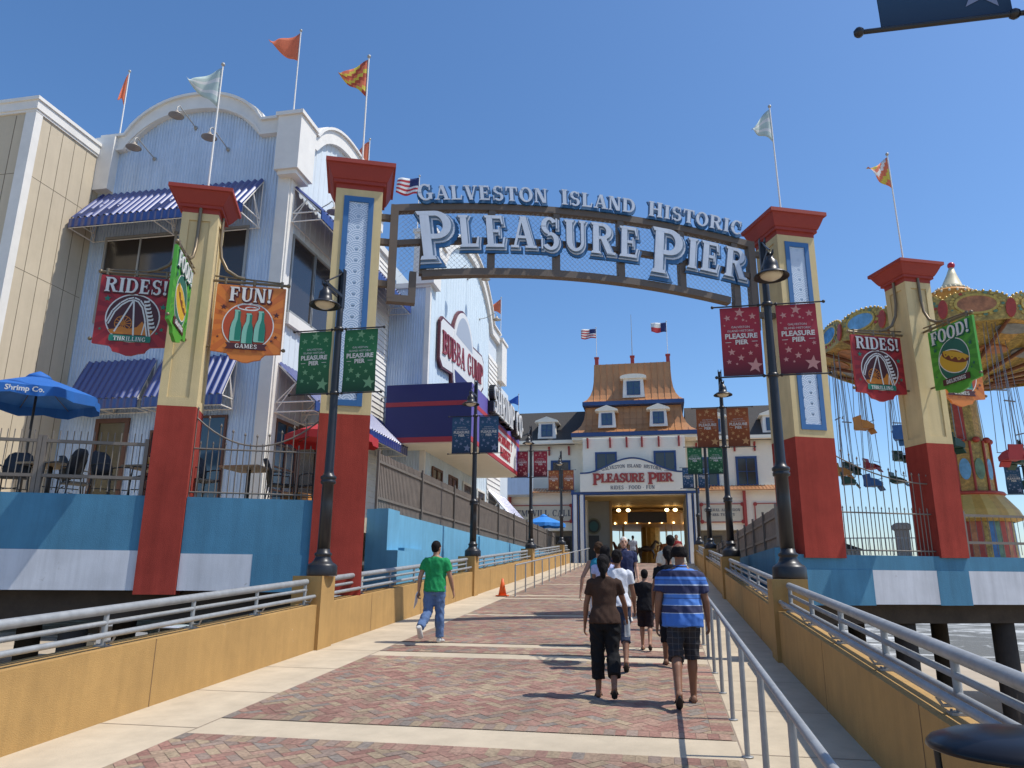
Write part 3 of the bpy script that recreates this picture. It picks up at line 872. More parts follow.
def sign_word(items, zline, s, dz, shift, growb):
    """items: (char, u centre, scale, drop)"""
    for ch, u, sc, drop in items:
        polys, adv = glyph(ch)
        polys = [[(x*NAR,y) for x,y in p] for p in polys]; adv *= NAR
        z = zline(u); sl_ = (zline(u+.05)-zline(u-.05))/.1
        ang = math.atan(sl_)
        M = GW @ Matrix.Translation((u, z, 0)) @ Matrix.Rotation(ang, 4, 'Z') @ Matrix.Translation((-adv/2*s*sc, -drop, 0))
        S = s*sc
        dB = SD+.12
        mb = MB(); put_glyph(mb, polys, M, S, dB+.082, dB+.10)
        o = mb.build('letter', m_lface, sg)
        mb = MB(); put_glyph(mb, polys, M, S, dB-.02, dB+.03, g=growb[0], sh=shift); mb.build('backing', m_lblue, o)
        if growb[1] > 0:
            mb = MB(); put_glyph(mb, polys, M, S, dB+.03, dB+.058, g=growb[1], sh=(shift[0]*.55,shift[1]*.45)); mb.build('outline', m_lface, o)
            mb = MB(); put_glyph(mb, polys, M, S, dB+.057, dB+.074, g=growb[1]*.55, sh=(shift[0]*.3,shift[1]*.25)); mb.build('inline', m_lin, o)
def layout(text, ua, ub, s, sc_of, space=.35, track=.05):
    adv = []
    for i, c in enumerate(text):
        adv.append(space if c == ' ' else glyph(c)[1]*sc_of(i)*s)
    tot = sum(adv); k = ((ub-ua)-tot)/max(1,len(text)-1)
    out = []; u = ua
    for i, c in enumerate(text):
        if c != ' ': out.append((c, u+adv[i]/2, sc_of(i)))
        u += adv[i]+k
    return out
NAR = .9
it = layout('PLEASURE PIER', -3.78, 3.98, .76, lambda i: 1.5 if i in (0,9) else 1.0, space=.14)
sign_word([(c,u,s_, .27 if s_ > 1.2 else 0.0) for c,u,s_ in it], lambda u: (ztop_(u)+zbot_(u))/2 - .255, .76, 0, (.075,-.085), (.065,.032))
NAR = 1.1
it = layout('GALVESTON ISLAND HISTORIC', -3.78, 3.9, .35, lambda i: 1.08 if i in (0,10,17) else 1.0, space=.24)
sign_word([(c,u,s_,0.0) for c,u,s_ in it], lambda u: ztop_(u)+.10, .35, 0, (.06,-.04), (.075,0))

# ---- hanging signs
SW, SH = 1.34, 1.62
m_sred, m_sred2 = mat('sign_red', (.36,.02,.025), .5, .05, 3), mat('sign_red_ray', (.25,.012,.02), .5, .04, 3)
m_sorg, m_sorg2 = mat('sign_orange', (.62,.19,.03), .5, .05, 3), mat('sign_orange_ray', (.52,.135,.025), .5, .04, 3)
m_sgrn, m_sgrn2 = mat('sign_green', (.07,.33,.03), .5, .05, 3), mat('sign_green_ray', (.045,.25,.025), .5, .04, 3)
m_maroon = mat('sign_maroon', (.07,.014,.018), .5, 0); m_teal = mat('sign_teal', (.012,.19,.13), .5, 0)
m_swhite = mat('sign_white', (.68,.68,.66), .5, 0); m_sdark = mat('sign_shadow', (.10,.012,.018), .5, 0)
m_spump = mat('sign_pumpkin', (.55,.19,.02), .5, 0); m_bun = mat('sign_bun', (.60,.36,.03), .5, 0); m_saus = mat('sign_sausage', (.16,.035,.015), .5, 0)
m_dteal = mat('sign_dark_teal', (.01,.12,.085), .5, 0); m_bteal = mat('bottle_pale', (.22,.50,.40), .45, 0); m_sred3 = mat('sign_inner_red', (.42,.065,.02), .5, 0)
def outline():
    w = SW/2
    P = [(-w,.21)]
    P += [(-w+.17+.13*sin(radians(a)), .08+.13*cos(radians(a)) ) for a in (0,25,50,75)] if False else [(-w+.30,.21-.03),(-w+.36,.12),(-w+.38,.07),(-w+.5,.045)]
    P += [(-w+.62,.0),(w-.62,.0),(w-.5,.045),(w-.38,.07),(w-.36,.12),(w-.30,.18),(w,.21),(w,SH),(-w,SH)]
    return P
def hang_sign(kind, M, parent):
    base, ray = {'rides':(m_sred,m_sred2),'fun':(m_sorg,m_sorg2),'food':(m_sgrn,m_sgrn2)}[kind]
    out = outline()
    m = MB(M); m.prism(out, -.03, .03); m.cur = 1
    z = .0315
    for a in range(0, 360, 20):
        c_ = (0, .86); q = [c_, (3*cos(radians(a)), c_[1]+3*sin(radians(a))), (3*cos(radians(a+9)), c_[1]+3*sin(radians(a+9)))]
        P = clip(q, -SW/2+.015, SW/2-.015, .2, SH-.015)
        if P: flat(m, P, z, None)
    m.build('board', [base, ray], parent)
    m = MB(M); mats = []
    def use(mt):
        if mt not in mats: mats.append(mt)
        m.cur = mats.index(mt)
    cx, cy, rx, ry = 0, .76, .50, .50
    lay = [.034]
    def nz():
        lay[0] += .0012; return lay[0]
    if kind == 'rides':
        use(m_swhite); disc(m, cx, cy, rx, ry, nz(), None, 40); use(m_maroon); disc(m, cx, cy, rx-.025, ry-.025, nz(), None, 40)
        use(m_spump); P = [(-.42,.5),(-.3,.52),(-.2,.58),(-.05,.53),(.1,.58),(.18,.7),(.3,.55),(.4,.52),(.36,.42),(-.36,.42)]; flat(m, P, nz(), None)
        z = nz(); ring(m, -.16, .64, .16, .16, .015, z, None, 20)
        for a in range(0, 180, 30):
            d = Vector((cos(radians(a)), sin(radians(a))))*.15; e_ = Vector((-d.y, d.x))*.05
            flat(m, [(-.16+d.x+e_.x,.64+d.y+e_.y),(-.16-d.x+e_.x,.64-d.y+e_.y),(-.16-d.x-e_.x,.64-d.y-e_.y),(-.16+d.x-e_.x,.64+d.y-e_.y)], z+.0003, None)
        use(m_swhite); z = nz()
        def track(pts, wd):
            for i in range(len(pts)-1):
                a, c = Vector(pts[i]), Vector(pts[i+1]); t = (c-a).normalized(); n_ = Vector((-t.y,t.x))*wd/2
                flat(m, [tuple(a+n_),tuple(a-n_),tuple(c-n_),tuple(c+n_)], z+.0002*(i % 2), None)
        hill = [(-.45,.62),(-.36,.88),(-.24,1.04),(-.12,1.13),(-.02,1.16),(.08,1.12),(.17,1.0),(.24,.78),(.30,.5),(.33,.38)]
        track(hill, .075); use(m_maroon); z = nz(); track(hill, .018)
        use(m_swhite); z = nz()
        track([(-.02,1.14),(-.30,.46)], .03); track([(-.02,1.14),(.05,.40)], .03); track([(.24,.72),(.20,.42)], .022)
        z = nz()
        for i in range(8):
            x, y = .17+.022*i, 1.08-.075*i
            flat(m, [(x,y),(x+.10,y+.025),(x+.10,y+.075),(x+.05,y+.05),(x,y+.055)], z, None)
        use(m_teal); z = nz(); flat(m, [(-.36,.27),(.36,.27),(.38,.29),(.38,.38),(.36,.40),(-.36,.40),(-.38,.38),(-.38,.29)], z, None)
        word, pw = 'RIDES!', 'THRILLING'
        sc_, stc = 1.0, m_teal
    elif kind == 'fun':
        use(m_swhite); disc(m, cx, cy, rx, ry, nz(), None, 40); use(m_sred3); disc(m, cx, cy, rx-.022, ry-.022, nz(), None, 40)
        use(m_swhite); z = nz(); ring(m, -.02, 1.16, .22, .075, .025, z, None, 28); ring(m, .04, 1.13, .13, .045, .02, z+.0004, None, 24)
        for x in (-.23, 0, .23):
            y0 = .37 if x == 0 else .43
            B = [(-.095,0),(.095,0),(.105,.03),(.105,.26),(.085,.38),(.045,.48),(.04,.62),(.05,.63),(.05,.66),(-.05,.66),(-.05,.63),(-.04,.62),(-.045,.48),(-.085,.38),(-.105,.26),(-.105,.03)]
            use(m_maroon); flat(m, [(a*1.12,c*1.02) for a,c in B], nz(), None, x, y0-.008)
            use(m_bteal); flat(m, B, nz(), None, x, y0)
            use(m_teal); flat(m, [(a*.55+.03,c*.92+.02) for a,c in B], nz(), None, x+.015, y0)
        use(m_maroon); z = nz(); flat(m, [(-.40,.26),(.40,.26),(.36,.325),(.40,.39),(-.40,.39),(-.36,.325)], z, None)
        word, pw = 'FUN!', 'GAMES'; stc = m_maroon
    else:
        use(m_swhite); disc(m, cx, cy+.02, rx*.92, ry, nz(), None, 40); use(m_dteal); disc(m, cx, cy+.02, rx*.92-.02, ry-.02, nz(), None, 40)
        Mo = M @ Matrix.Translation((0,.80,0)) @ Matrix.Rotation(radians(-24), 4, 'Z')
        sub = MB(Mo)
        m.M = Mo
        use(m_swhite); disc(m, 0, -.06, .43, .27, nz(), None, 30)
        use(m_bun); disc(m, 0, -.06, .41, .25, nz(), None, 30)
        use(m_saus); disc(m, .03, .05, .41, .125, nz(), None, 30)
        use(m_bun); disc(m, .04, .10, .40, .06, nz(), None, 30)
        use(m_bun); z = nz()
        zz = [(-.33,.09),(-.25,.0),(-.15,.09),(-.05,-.01),(.06,.09),(.16,-.01),(.26,.08),(.36,.03)]
        for i in range(len(zz)-1):
            a, c = Vector(zz[i]), Vector(zz[i+1]); t = (c-a).normalized(); n_ = Vector((-t.y,t.x))*.018
            flat(m, [tuple(a+n_),tuple(a-n_),tuple(c-n_),tuple(c+n_)], z+.0003*(i % 2), None)
        m.M = M
        use(m_maroon); z = nz(); flat(m, [(-.40,.24),(.40,.24),(.40,.385),(-.40,.385)], z, None)
        use(m_swhite); ring(m, 0, .3125, .01, .01, .005, z, None, 6)
        word, pw = 'FOOD!', 'DELICIOUS'; stc = m_dteal
    use(stc); z = nz()
    for x, y, r in ((-.5,1.13,.07),(.53,1.02,.07),(.55,.55,.05),(-.56,.5,.035),(.47,.47,.035)):
        flat(m, star(r), z, None, x, y)
    m.build('picture', mats, parent)
    m = MB(); m.cur = 0
    s_ = .30
    wd = serif_line(MB(), word, I4, s_, 0, .01)
    k = min(1.0, 1.16/wd)
    T = Matrix.Translation((0,1.27,0))
    serif_line(m, word, M @ T, s_, .032, .046, g=.05, sh=(.035,-.045), xs=k); m.cur = 1
    serif_line(m, word, M @ T, s_, .046, .062, xs=k)
    m.build('lettering', [m_sdark if kind != 'food' else m_dteal, m_swhite], parent)
    m = MB()
    serif_line(m, pw, M @ Matrix.Translation((0,.285 if kind != 'food' else .265,0)), .085, .05, .056, xs=.98 if len(pw) > 6 else 1.1, track=.1)
    m.build('caption', m_swhite, parent)
def place_sign(kind, u, side_, label):
    """side_ -1 left, +1 right of the pylon in the gate plane, 0 = projecting toward the viewer"""
    uc, hw = u, (.32 if u < 0 else .33)
    zb = 6.0
    t = thing('hanging_sign', label, 'sign', gp(u,0,zb), GA, 'hanging picture signs on the slim pylons')
    if side_:
        M = GW @ Matrix.Translation((u+side_*(hw+.09+SW/2), zb, -hw))
    else:
        # plane at right angles to the gate, facing +u for the right pylon's left viewer or the other way round
        s_ = 1 if u < 0 else -1
        c = gp(u, -(.16+SW/2), zb)
        M = frame(c, -GN*s_, Z)
    hang_sign(kind, M, t)
    br = MB()
    if side_:
        a = lambda r, z: gp(u+side_*(hw+r), hw, z)
    else:
        a = lambda r, z: gp(u, -r, z)
    zr = zb+SH+.075
    br.tube([a(.0,zr), a(SW+.12,zr)], .03, 8); br.tube([a(.02,zr+.10), a(SW+.02,zr+.045)], .018, 6)
    br.tube([a(.05,zr+1.45), a(.055,zr+.8), a(.10,zr+.5), a(.24,zr+.24), a(.45,zr+.11), a(.62,zr+.07)], .035, 8)
    for r in (.24, .8, SW+.0): br.tube([a(r,zr-.06), a(r,zr+.07)], .035, 6)
    br.ell(a(SW+.13,zr), (.045,.045,.045), nu=6, nv=8)
    br.build('bracket', m_bronze, t); br = MB()
    br.tube([a(0,zb+.3), a(.17,zb+.3)], .024, 6); br.ell(a(SW+.14,zb+.3), (.04,.04,.04), nu=6, nv=8); br.tube([a(SW+.06,zb+.3),a(SW+.14,zb+.3)], .02, 6)
    br.build('lower_pin', m_bronze, t)
place_sign('rides', -8.16, -1, 'red roller coaster sign hanging left of the terrace pylon, before the restaurant')
place_sign('food', -8.16, 0, 'bright green food sign seen edge-on at the terrace pylon')
place_sign('fun', -8.16, 1, 'orange sign with three bottles hanging right of the terrace pylon')
place_sign('rides', 8.41, -1, 'red roller coaster sign hanging left of the pylon before the swing ride')
place_sign('food', 8.41, 0, 'green hot dog sign hanging on the pylon before the swing ride')
place_sign('fun', 8.41, 1, 'orange bottle sign half hidden behind the green hot dog sign')

# ---- decks with painted fascia
def deck_poly(name, poly, z0, z1, m):
    mb = MB(); mb.prism(poly, z0, z1); return tag(mb.build(name, m), kind='structure')
gxy = lambda u, d=0: tuple(gp(u, d)[:2])
ZDL, ZDR = 3.24, 2.40
deck_poly('terrace_deck', [gxy(-60,.36), gxy(-5.6,.36), (-6.75,17.2), (-6.75,49), (-14,49), (-14,44), (-90,44)], ZDL-.35, ZDL, m_conc)
deck_poly('rear_shade_deck', [(-90,54), (-14,54), (-14,49.2), (-6.75,49.2), (-6.75,110), (-90,110)], ZDL-.35, ZDL-.01, m_conc)  # unseen deck added to shade the far ground; gap before it keeps cars sunlit
f = MB(GW)
def fascia(f, ua, ub, zt, zm, zb, blues, d=-.36):
    f.cur = 0; f.box(ua,ub,zm,zt,d,d+.33)
    f.cur = 1; f.box(ua,ub,zb,zm-.002,d+.01,d+.338)
    f.cur = 0
    for a, c in blues: f.box(a,c,zb-.02,zm-.001,d+.0,d+.342)
fascia(f, -26, -8.50, 3.29, 2.31, 1.62, [])
fascia(f, -7.80, -5.53, 3.29, 2.27, 1.62, [(-6.55,-5.53)])
o = f.build('deck_fascia', [m_deckb, m_fascw]); tag(o, 'blue over white painted edge wall under the restaurant terrace', 'deck edge')
mb = MB(GW); mb.box(-26,-5.6,1.1,1.60,-.9,-.45); mb.box(-26,-5.6,1.1,1.60,-4.2,-3.7)
tag(mb.build('deck_beam', m_timber), 'dark beams beneath the restaurant terrace edge wall', 'beam')
# ramp-side light blue wall under the slatted fence
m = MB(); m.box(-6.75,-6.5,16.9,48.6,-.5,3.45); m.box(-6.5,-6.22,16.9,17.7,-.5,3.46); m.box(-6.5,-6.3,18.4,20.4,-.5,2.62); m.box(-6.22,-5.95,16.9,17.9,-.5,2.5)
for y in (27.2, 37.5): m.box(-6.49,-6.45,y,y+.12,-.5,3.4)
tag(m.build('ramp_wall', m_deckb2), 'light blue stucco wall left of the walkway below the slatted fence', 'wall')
deck_poly('pier_deck', [gxy(6.0,.35), gxy(17.5,.35), (19.5,39.5), (9.5,39.5), (9.5,110), (2.5,110), (2.5,18.5)], ZDR-.4, ZDR-.01, m_conc)
f = MB(GW)
fascia(f, 4.5, 17.6, 2.43, 2.12, 1.40, [(4.5,6.32),(7.92,8.74),(11.2,12.0),(14.6,15.4)])
o = f.build('deck_fascia', [m_deckb, m_fascw]); tag(o, 'blue edge wall with white panels under the swing ride deck', 'deck edge')
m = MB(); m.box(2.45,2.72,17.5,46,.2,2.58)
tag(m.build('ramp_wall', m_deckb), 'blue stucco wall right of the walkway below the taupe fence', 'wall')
mb = MB(GW); mb.box(4.6,17.5,.98,1.38,-1.1,-.5); mb.box(4.6,17.5,.98,1.38,-6.5,-5.9); mb.box(4.6,17.5,.98,1.38,-12.5,-11.9)
tag(mb.build('deck_beam', m_timber), 'dark timber beam beneath the swing ride deck', 'beam')
k = 0
pt = None
for d in (.8, 6.2, 12.2):
    for u in (5.6, 7.55, 10.15, 13.0, 16.0):
        if d > 1 and u not in (10.15, 13.0): continue
        p = gp(u, d, 0)
        lab = {(.8,5.6):'dark pile nearest the walkway under the swing ride deck', (.8,7.55):'dark pile in the middle of the beach view', (.8,10.15):'dark pile at the right edge of the photo, before the sea'}.get((d,u), 'dark round pile farther back under the swing ride deck')
        if pt is None:
            m = MB(); m.lathe([(.26,-4.4),(.25,-2),(.24,.98)], (p.x,p.y,0), 12); pt = m.build('pile', m_timber); o = pt
            base = pt.location.copy() - Vector((p.x,p.y,0))
        else:
            o = pt.copy(); COL.objects.link(o); o.location = Vector((p.x,p.y,0)) + base
        tag(o, lab, 'pile', 'piles under the swing ride deck')
for k, u in enumerate((-24,-20.5,-17,-13.9,-11.5,-9.6,-7.2)):
    for d in (.7, 3.95):
        p = gp(u, d, 0); o = pt.copy(); COL.objects.link(o); o.location = Vector((p.x,p.y,0)) + base
        tag(o, 'dark pile in the shade beneath the restaurant terrace', 'pile', 'piles under the terrace')

# ---- iron fences between the pylons
def picket_fence(name, label, ua, ub, zb, prof, step, mtl, d=.12, lower=True, r=.011):
    t = thing(name, label, 'fence', gp((ua+ub)/2, d, zb), GA)
    n = int((ub-ua)/step)
    m = MB(GW)
    for k in range(n+1):
        u = ua+(ub-ua)*k/n; z = prof(u)
        m.tube([(u,zb,-d),(u,z+.16,-d)], r, 5); m.lathe([(.0,.0),(.022,.03),(.022,.045),(.0,.09)], (0,0,0), 6, M=Matrix.Translation((u,z+.15,-d)) @ Matrix.Rotation(-pi/2,4,'X'))
    for k in range(n):
        u = ua+(ub-ua)*(k+.5)/n
        m.tube([(u,zb,-d),(u,zb+1.0,-d)], r, 5); m.lathe([(.0,.0),(.02,.03),(.0,.08)], (0,0,0), 6, M=Matrix.Translation((u,zb+.99,-d)) @ Matrix.Rotation(-pi/2,4,'X'))
    m.build('pickets', mtl, t)
    for fz in (lambda u: prof(u), lambda u: zb+.92, lambda u: zb+.10):
        m = MB(GW); m.tube([(ua+(ub-ua)*i/14, fz(ua+(ub-ua)*i/14), -d) for i in range(15)], .016, 6); m.build('rail', mtl, t)
picket_fence('iron_fence', 'tall iron picket fence with sagging top rail between the terrace pylons', -7.8, -5.55, 3.29, lambda u: 4.30+.55*((u+6.7)/1.1)**2*.9, .21, m_picket)
picket_fence('iron_fence', 'tall iron picket fence with sagging top rail right of the arch', 5.72, 8.06, 2.44, lambda u: 4.05+.55*max(0,(8.1-u)/2.3)**2, .19, m_picket)
def rail_fence(label, ua, ub, zb, top, d=.1, step=.11, pk=.2):
    t = thing('picket_railing', label, 'railing', gp((ua+ub)/2, d, zb), GA, 'taupe picket railings at the deck edges')
    m = MB(GW); n = int((ub-ua)/step)
    for k in range(1, n):
        u = ua+(ub-ua)*k/n; m.tube([(u,zb+.06,-d),(u,top+pk,-d)], .009, 4)
    m.build('pickets', m_picket, t)
    for z in (top, zb+.32):
        m = MB(GW); m.box(ua,ub,z-.028,z+.028,-d-.03,-d+.03); m.build('rail', m_picket, t)
    for u in (ua, ub):
        m = MB(GW); m.box(u-.035,u+.035,zb,top+.1,-d-.036,-d+.036); m.build('post', m_picket, t)
rail_fence('taupe picket railing on the terrace edge just left of the slim pylon', -10.35, -8.62, 3.29, 4.24)
rail_fence('taupe picket railing on the terrace edge at the left margin of the photo', -12.1, -10.43, 3.29, 4.24)
rail_fence('taupe picket railing farther left along the terrace edge, mostly out of view', -15.5, -12.18, 3.29, 4.24)
rail_fence('grey picket railing at the deck edge before the swing ride', 8.86, 11.6, 2.43, 3.36, step=.16, pk=.0)
rail_fence('grey picket railing at the far right margin before the swing ride', 11.7, 14.5, 2.43, 3.36, step=.16, pk=.0)

# ---- slatted fences along the walkway
def slat_fence(x, ya, yb, z0, z1, step, label, inner, posts, gap=.11, wd=.06, mtl=m_picket):
    t = thing('slatted_fence', label, 'fence', (x,(ya+yb)/2,z0))
    m = MB(); y = ya+.05; r2 = random.Random(4)
    while y < yb:
        m.box(x-.012,x+.012,y,y+wd,z0-.02,z1+.03+r2.uniform(-.01,.01)); y += gap
    m.build('slats', m_wood, t)
    for z in (z1-.18, z0+.25):
        m = MB(); m.box(x+.014*inner-.03*(inner<0),x+.014*inner+.03*(inner>0)+.0,ya,yb,z-.03,z+.03); m.build('rail', mtl, t)
    n = int((yb-ya)/posts)
    for k in range(n+1):
        y = ya+(yb-ya)*k/n
        m = MB(); m.box(x+.05*inner-.025,x+.05*inner+.025,y-.03,y+.03,z0-.04,z1+.08); m.build('post', mtl, t)
slat_fence(-6.6, 16.95, 48.4, 3.48, 4.78, 0, 'long weathered slat fence on the light blue wall left of the walkway', 1, 3.15)
slat_fence(2.6, 17.6, 46, 2.6, 3.46, 0, 'taupe board fence on the blue wall right of the walkway', -1, 2.1, gap=.105, wd=.1)

# ================================================================ restaurant building
def FY(x, y, z=0): return frame(Vector((x,y,z)), (1,0,0), (0,0,1))        # facing -Y, local x = +X
def FX(x, y, z=0): return frame(Vector((x,y,z)), (0,1,0), (0,0,1))        # facing +X, local x = +Y
def ribbed(mb, x0, x1, z0, top, step, amp, z=0.0, wide=.45):
    """vertical corrugation as real folded sheet; top(x) gives the upper edge"""
    n = max(1, int(round((x1-x0)/step))); s = (x1-x0)/n
    xs = []
    for k in range(n):
        a = x0+k*s
        xs += [(a,z),(a+s*(1-wide)*.5,z),(a+s*(.5-.05),z+amp),(a+s*(.5+wide*.5),z+amp),(a+s*(.55+wide*.5),z)]
    xs.append((x1,z))
    for (a,za),(c,zc) in zip(xs, xs[1:]):
        if c-a < 1e-5: continue
        mb.add([(a,z0,za),(c,z0,zc),(c,top(c),zc),(a,top(a),za)], [(0,1,2,3)])
def arch_pts(xa, xb, zs, cx, hw, zt, n=22):
    """parapet line: shoulder, S-curve, arch, shoulder"""
    P = [(xa,zs)]
    r = .34
    for i in range(n+1):
        t = -1+2*i/n
        x = cx+hw*t
        z = zs+(zt-zs)*(1-abs(t)**2.3)**.8 if abs(t) < 1 else zs
        P.append((x,z))
    P.append((xb,zs)); return P
def interp(P):
    def f(x):
        for (a,za),(c,zc) in zip(P, P[1:]):
            if a <= x <= c: return za+(zc-za)*(x-a)/max(1e-6,c-a)
        return P[0][1] if x < P[0][0] else P[-1][1]
    return f
def window(parent, M, x0, x1, z0, z1, cols=1, rows=1, glass=None, fmat=None, fw_=.07, d=.05, name='window'):
    m = MB(M)
    m.box(x0-fw_,x0,z0-fw_,z1+fw_,0,d); m.box(x1,x1+fw_,z0-fw_,z1+fw_,0,d); m.box(x0,x1,z0-fw_,z0,0,d+.02); m.box(x0,x1,z1,z1+fw_,0,d)
    for k in range(1, cols): x = x0+(x1-x0)*k/cols; m.box(x-.025,x+.025,z0,z1,0,d-.008)
    for k in range(1, rows): z = z0+(z1-z0)*k/rows; m.box(x0,x1,z-.02,z+.02,0,d-.012)
    w_ = m.build(name, fmat or m_alu, parent)
    m = MB(M); m.box(x0,x1,z0,z1,-.02,.012); m.build('pane', glass or m_glass, w_)
    return w_
def awning(parent, M, x0, x1, zt, zb, out, ribs=.2, valance=.26):
    m = MB(M); n = max(2, int((x1-x0)/ribs)); s = (x1-x0)/n
    L_ = hypot(out, zt-zb); ny, nz = out/L_, (zt-zb)/L_       # outward normal: (up, out)
    RB = ((0,0),(.22,0),(.30,.015),(.44,.052),(.52,.062),(.64,.062),(.72,.052),(.86,.015),(.94,0))
    xs = [(x0+s*(k+a), h) for k in range(n) for a, h in RB]+[(x1,0)]
    vs = [(a,zt+h*ny,.02+h*nz) for a, h in xs]+[(a,zb+h*ny,out+h*nz) for a, h in xs]
    k_ = len(xs); m.add(vs, [(i,k_+i,k_+i+1,i+1) for i in range(k_-1)], smooth=True)
    m.box(x0,x1,zb-valance,zb-.005,out-.03,out-.006)
    vs = [(a,zb,out+.004+h*.4) for a, h in xs]+[(a,zb-valance,out+.004+h*.4) for a, h in xs]
    m.add(vs, [(i,k_+i,k_+i+1,i+1) for i in range(k_-1)], smooth=True)
    aw = m.build('awning', m_awn, parent)
    m = MB(M)
    for x in (x0+.03, (x0+x1)/2, x1-.03):
        zc = zb-valance
        m.tube([(x,zt-.05,.03),(x,zb-.04,out-.04)], .02, 5); m.tube([(x,zc,.03),(x,zc,out-.03)], .02, 5)
        m.tube([(x,zb+.0,.03),(x,zb-.0,out-.04)], .02, 5); m.tube([(x,zc,.04),(x,(zt+zb)/2,out*.5)], .016, 5); m.tube([(x,zb,.05),(x,zb+(zt-zb)*.5,out*.5)], .016, 5)
        m.tube([(x,zt,.03),(x,zc,.03)], .02, 5)
    for z, d in ((zb-valance+.0,out-.03),(zb-valance,.03)): m.tube([(x0,z,d),(x1,z,d)], .018, 5)
    m.build('awning_frame', m_white, aw)
def goose(parent, M, x, z, out=.75, dx=0.0):
    m = MB(M); m.tube([(x,z,0),(x,z+.06,out*.4),(x+dx*.6,z+.22,out*.85),(x+dx*.9,z+.30,out*.98),(x+dx,z+.22,out+.06),(x+dx,z+.08,out+.07)], .016, 6)
    m.lathe([(.06,0),(.06,.03)], (0,0,0), 10, M=Matrix.Translation((x,z,0)))
    m.build('wall_lamp', m_alu, parent)
    L_ = kids(parent)[-1]
    m = MB(M); m.lathe([(.03,.10),(.05,.07),(.07,.03),(.13,-.03),(.21,-.07),(.215,-.085),(.19,-.07),(.1,-.035),(.0,-.02)], (0,0,0), 16, M=Matrix.Translation((x+dx,z,out+.07)) @ Matrix.Rotation(-pi/2,4,'X'))
    m.build('shade', mat('lamp_shade_metal', (.42,.36,.29), .4, .06, 5, metal=.4), L_)

rb = thing('restaurant', 'pale blue corrugated two storey restaurant with arched white parapets and blue awnings', 'restaurant', (-13,22,ZDL))
YF, XC = 17.6, -9.9
xa, xb = -16.15, XC
P = arch_pts(xa, xb, 14.48, -13.12, 2.25, 15.6)
top = interp(P)
m = MB(FY(0,YF)); ribbed(m, xa, xb, ZDL, top, .098, .020); m.build('front_wall', m_corr, rb)
m = MB()                                                        # solid body behind the sheets
m.prism_xz([(xa,ZDL)]+[(xb-.04,ZDL)]+[(min(x,xb-.04),z-.03) for x,z in P[::-1]], YF+.04, YF+.4)
m.box(xa,xb-.05,YF+.4,36,ZDL,14.0)
m.build('body', m_corr2, rb)
m = MB(FY(0,YF)); bar_path(m, [(x,z+.06) for x,z in P], .50, -.25, .16); bar_path(m, [(x,z+.30) for x,z in P], .08, -.27, .24)
bar_path(m, [(x,z-.17) for x,z in P], .07, -.2, .20)
m.box(xa-.1,xa+.55,12.95,14.7,0,.30); m.box(xb-.34,xb+.02,ZDL,14.3,.0,.06)
m.build('front_parapet_trim', m_white, rb)
m = MB(); m.box(-10.24,-9.52,YF-.36,YF+.6,12.98,14.68); m.box(-10.30,-9.46,YF-.42,YF+.66,14.68,14.8); m.box(-10.16,-9.6,YF-.28,YF+.5,12.85,12.98)
m.build('corner_block', m_white, rb)
# side facing the walkway
P2 = arch_pts(YF, 24.4, 14.62, 21.4, 2.7, 15.85); top2 = interp(P2)
m = MB(FX(XC,0)); ribbed(m, YF+.3, 24.4, ZDL, top2, .33, .022, wide=.25); m.build('side_wall', m_corr2, rb)
m = MB(FX(XC,0)); bar_path(m, [(x,z+.06) for x,z in P2], .50, -.25, .16); bar_path(m, [(x,z+.30) for x,z in P2], .08, -.27, .24); m.box(YF,YF+.32,ZDL,14.3,0,.06)
m.build('side_parapet_trim', m_white, rb)
m = MB(FX(XC,0)); z = ZDL
while z < 13.8: m.add([(24.4,z,.035),(26.1,z,.035),(26.1,z+.2,.005),(24.4,z+.2,.005)], [(0,1,2,3)]); m.quad((24.4,z,.0),(26.1,z,.0),(26.1,z,.035),(24.4,z,.035)); z += .2
m.box(24.38,24.5,ZDL,13.9,0,.06); m.box(24.3,26.1,13.8,14.05,-.1,.12)
m.build('clapboard_wall', m_white, rb)
# windows, doors, awnings, lamps
Mf, Ms = FY(0,YF-.03), FX(XC+.025,0)
window(rb, Mf, -15.5, -13.3, 8.9, 11.4, 2, 1); window(rb, Mf, -11.95, -11.05, 8.9, 11.4, 1, 1)
window(rb, Mf, -14.85, -14.05, ZDL+.15, 5.9, 1, 1, mat('door_glass', (.10,.085,.05), .1, .3, 1.5), m_brown, .12, name='door')
window(rb, Mf, -11.9, -11.1, ZDL+.2, 5.95, 1, 3, m_blgl, m_brown, .06)
window(rb, Mf, -13.2, -12.5, ZDL+.6, 5.6, 1, 3, m_blgl, m_brown, .06)
for a, c in ((18.05,19.35),(19.45,20.75),(20.85,22.1),(22.2,23.5)): window(rb, Ms, a, c, 9.05, 11.25, 1, 1)
m = MB(Ms); m.box(17.95,23.6,8.62,8.95,0,.12); m.build('sill', m_white, rb)
window(rb, Ms, 18.0, 19.1, ZDL+.25, 5.9, 2, 4, m_blgl, m_brown, .07); window(rb, Ms, 19.4, 20.4, ZDL+.1, 5.95, 1, 1, m_glass, m_brown, .1, name='door'); window(rb, Ms, 21.2, 23.8, ZDL+.25, 5.9, 3, 4, m_blgl, m_brown, .07)
awning(rb, FY(0,YF-.03), -16.0, -10.66, 12.86, 11.62, 1.0)
awning(rb, FY(0,YF-.03), -15.55, -13.35, 7.65, 6.42, .62); awning(rb, FY(0,YF-.03), -13.2, -10.9, 7.65, 6.42, .62)
awning(rb, FX(XC+.03,0), 17.75, 25.6, 12.7, 11.85, .95); awning(rb, FX(XC+.03,0), 17.75, 20.9, 7.45, 6.35, 1.2); awning(rb, FX(XC+.03,0), 21.6, 25.2, 7.45, 6.35, 1.2)
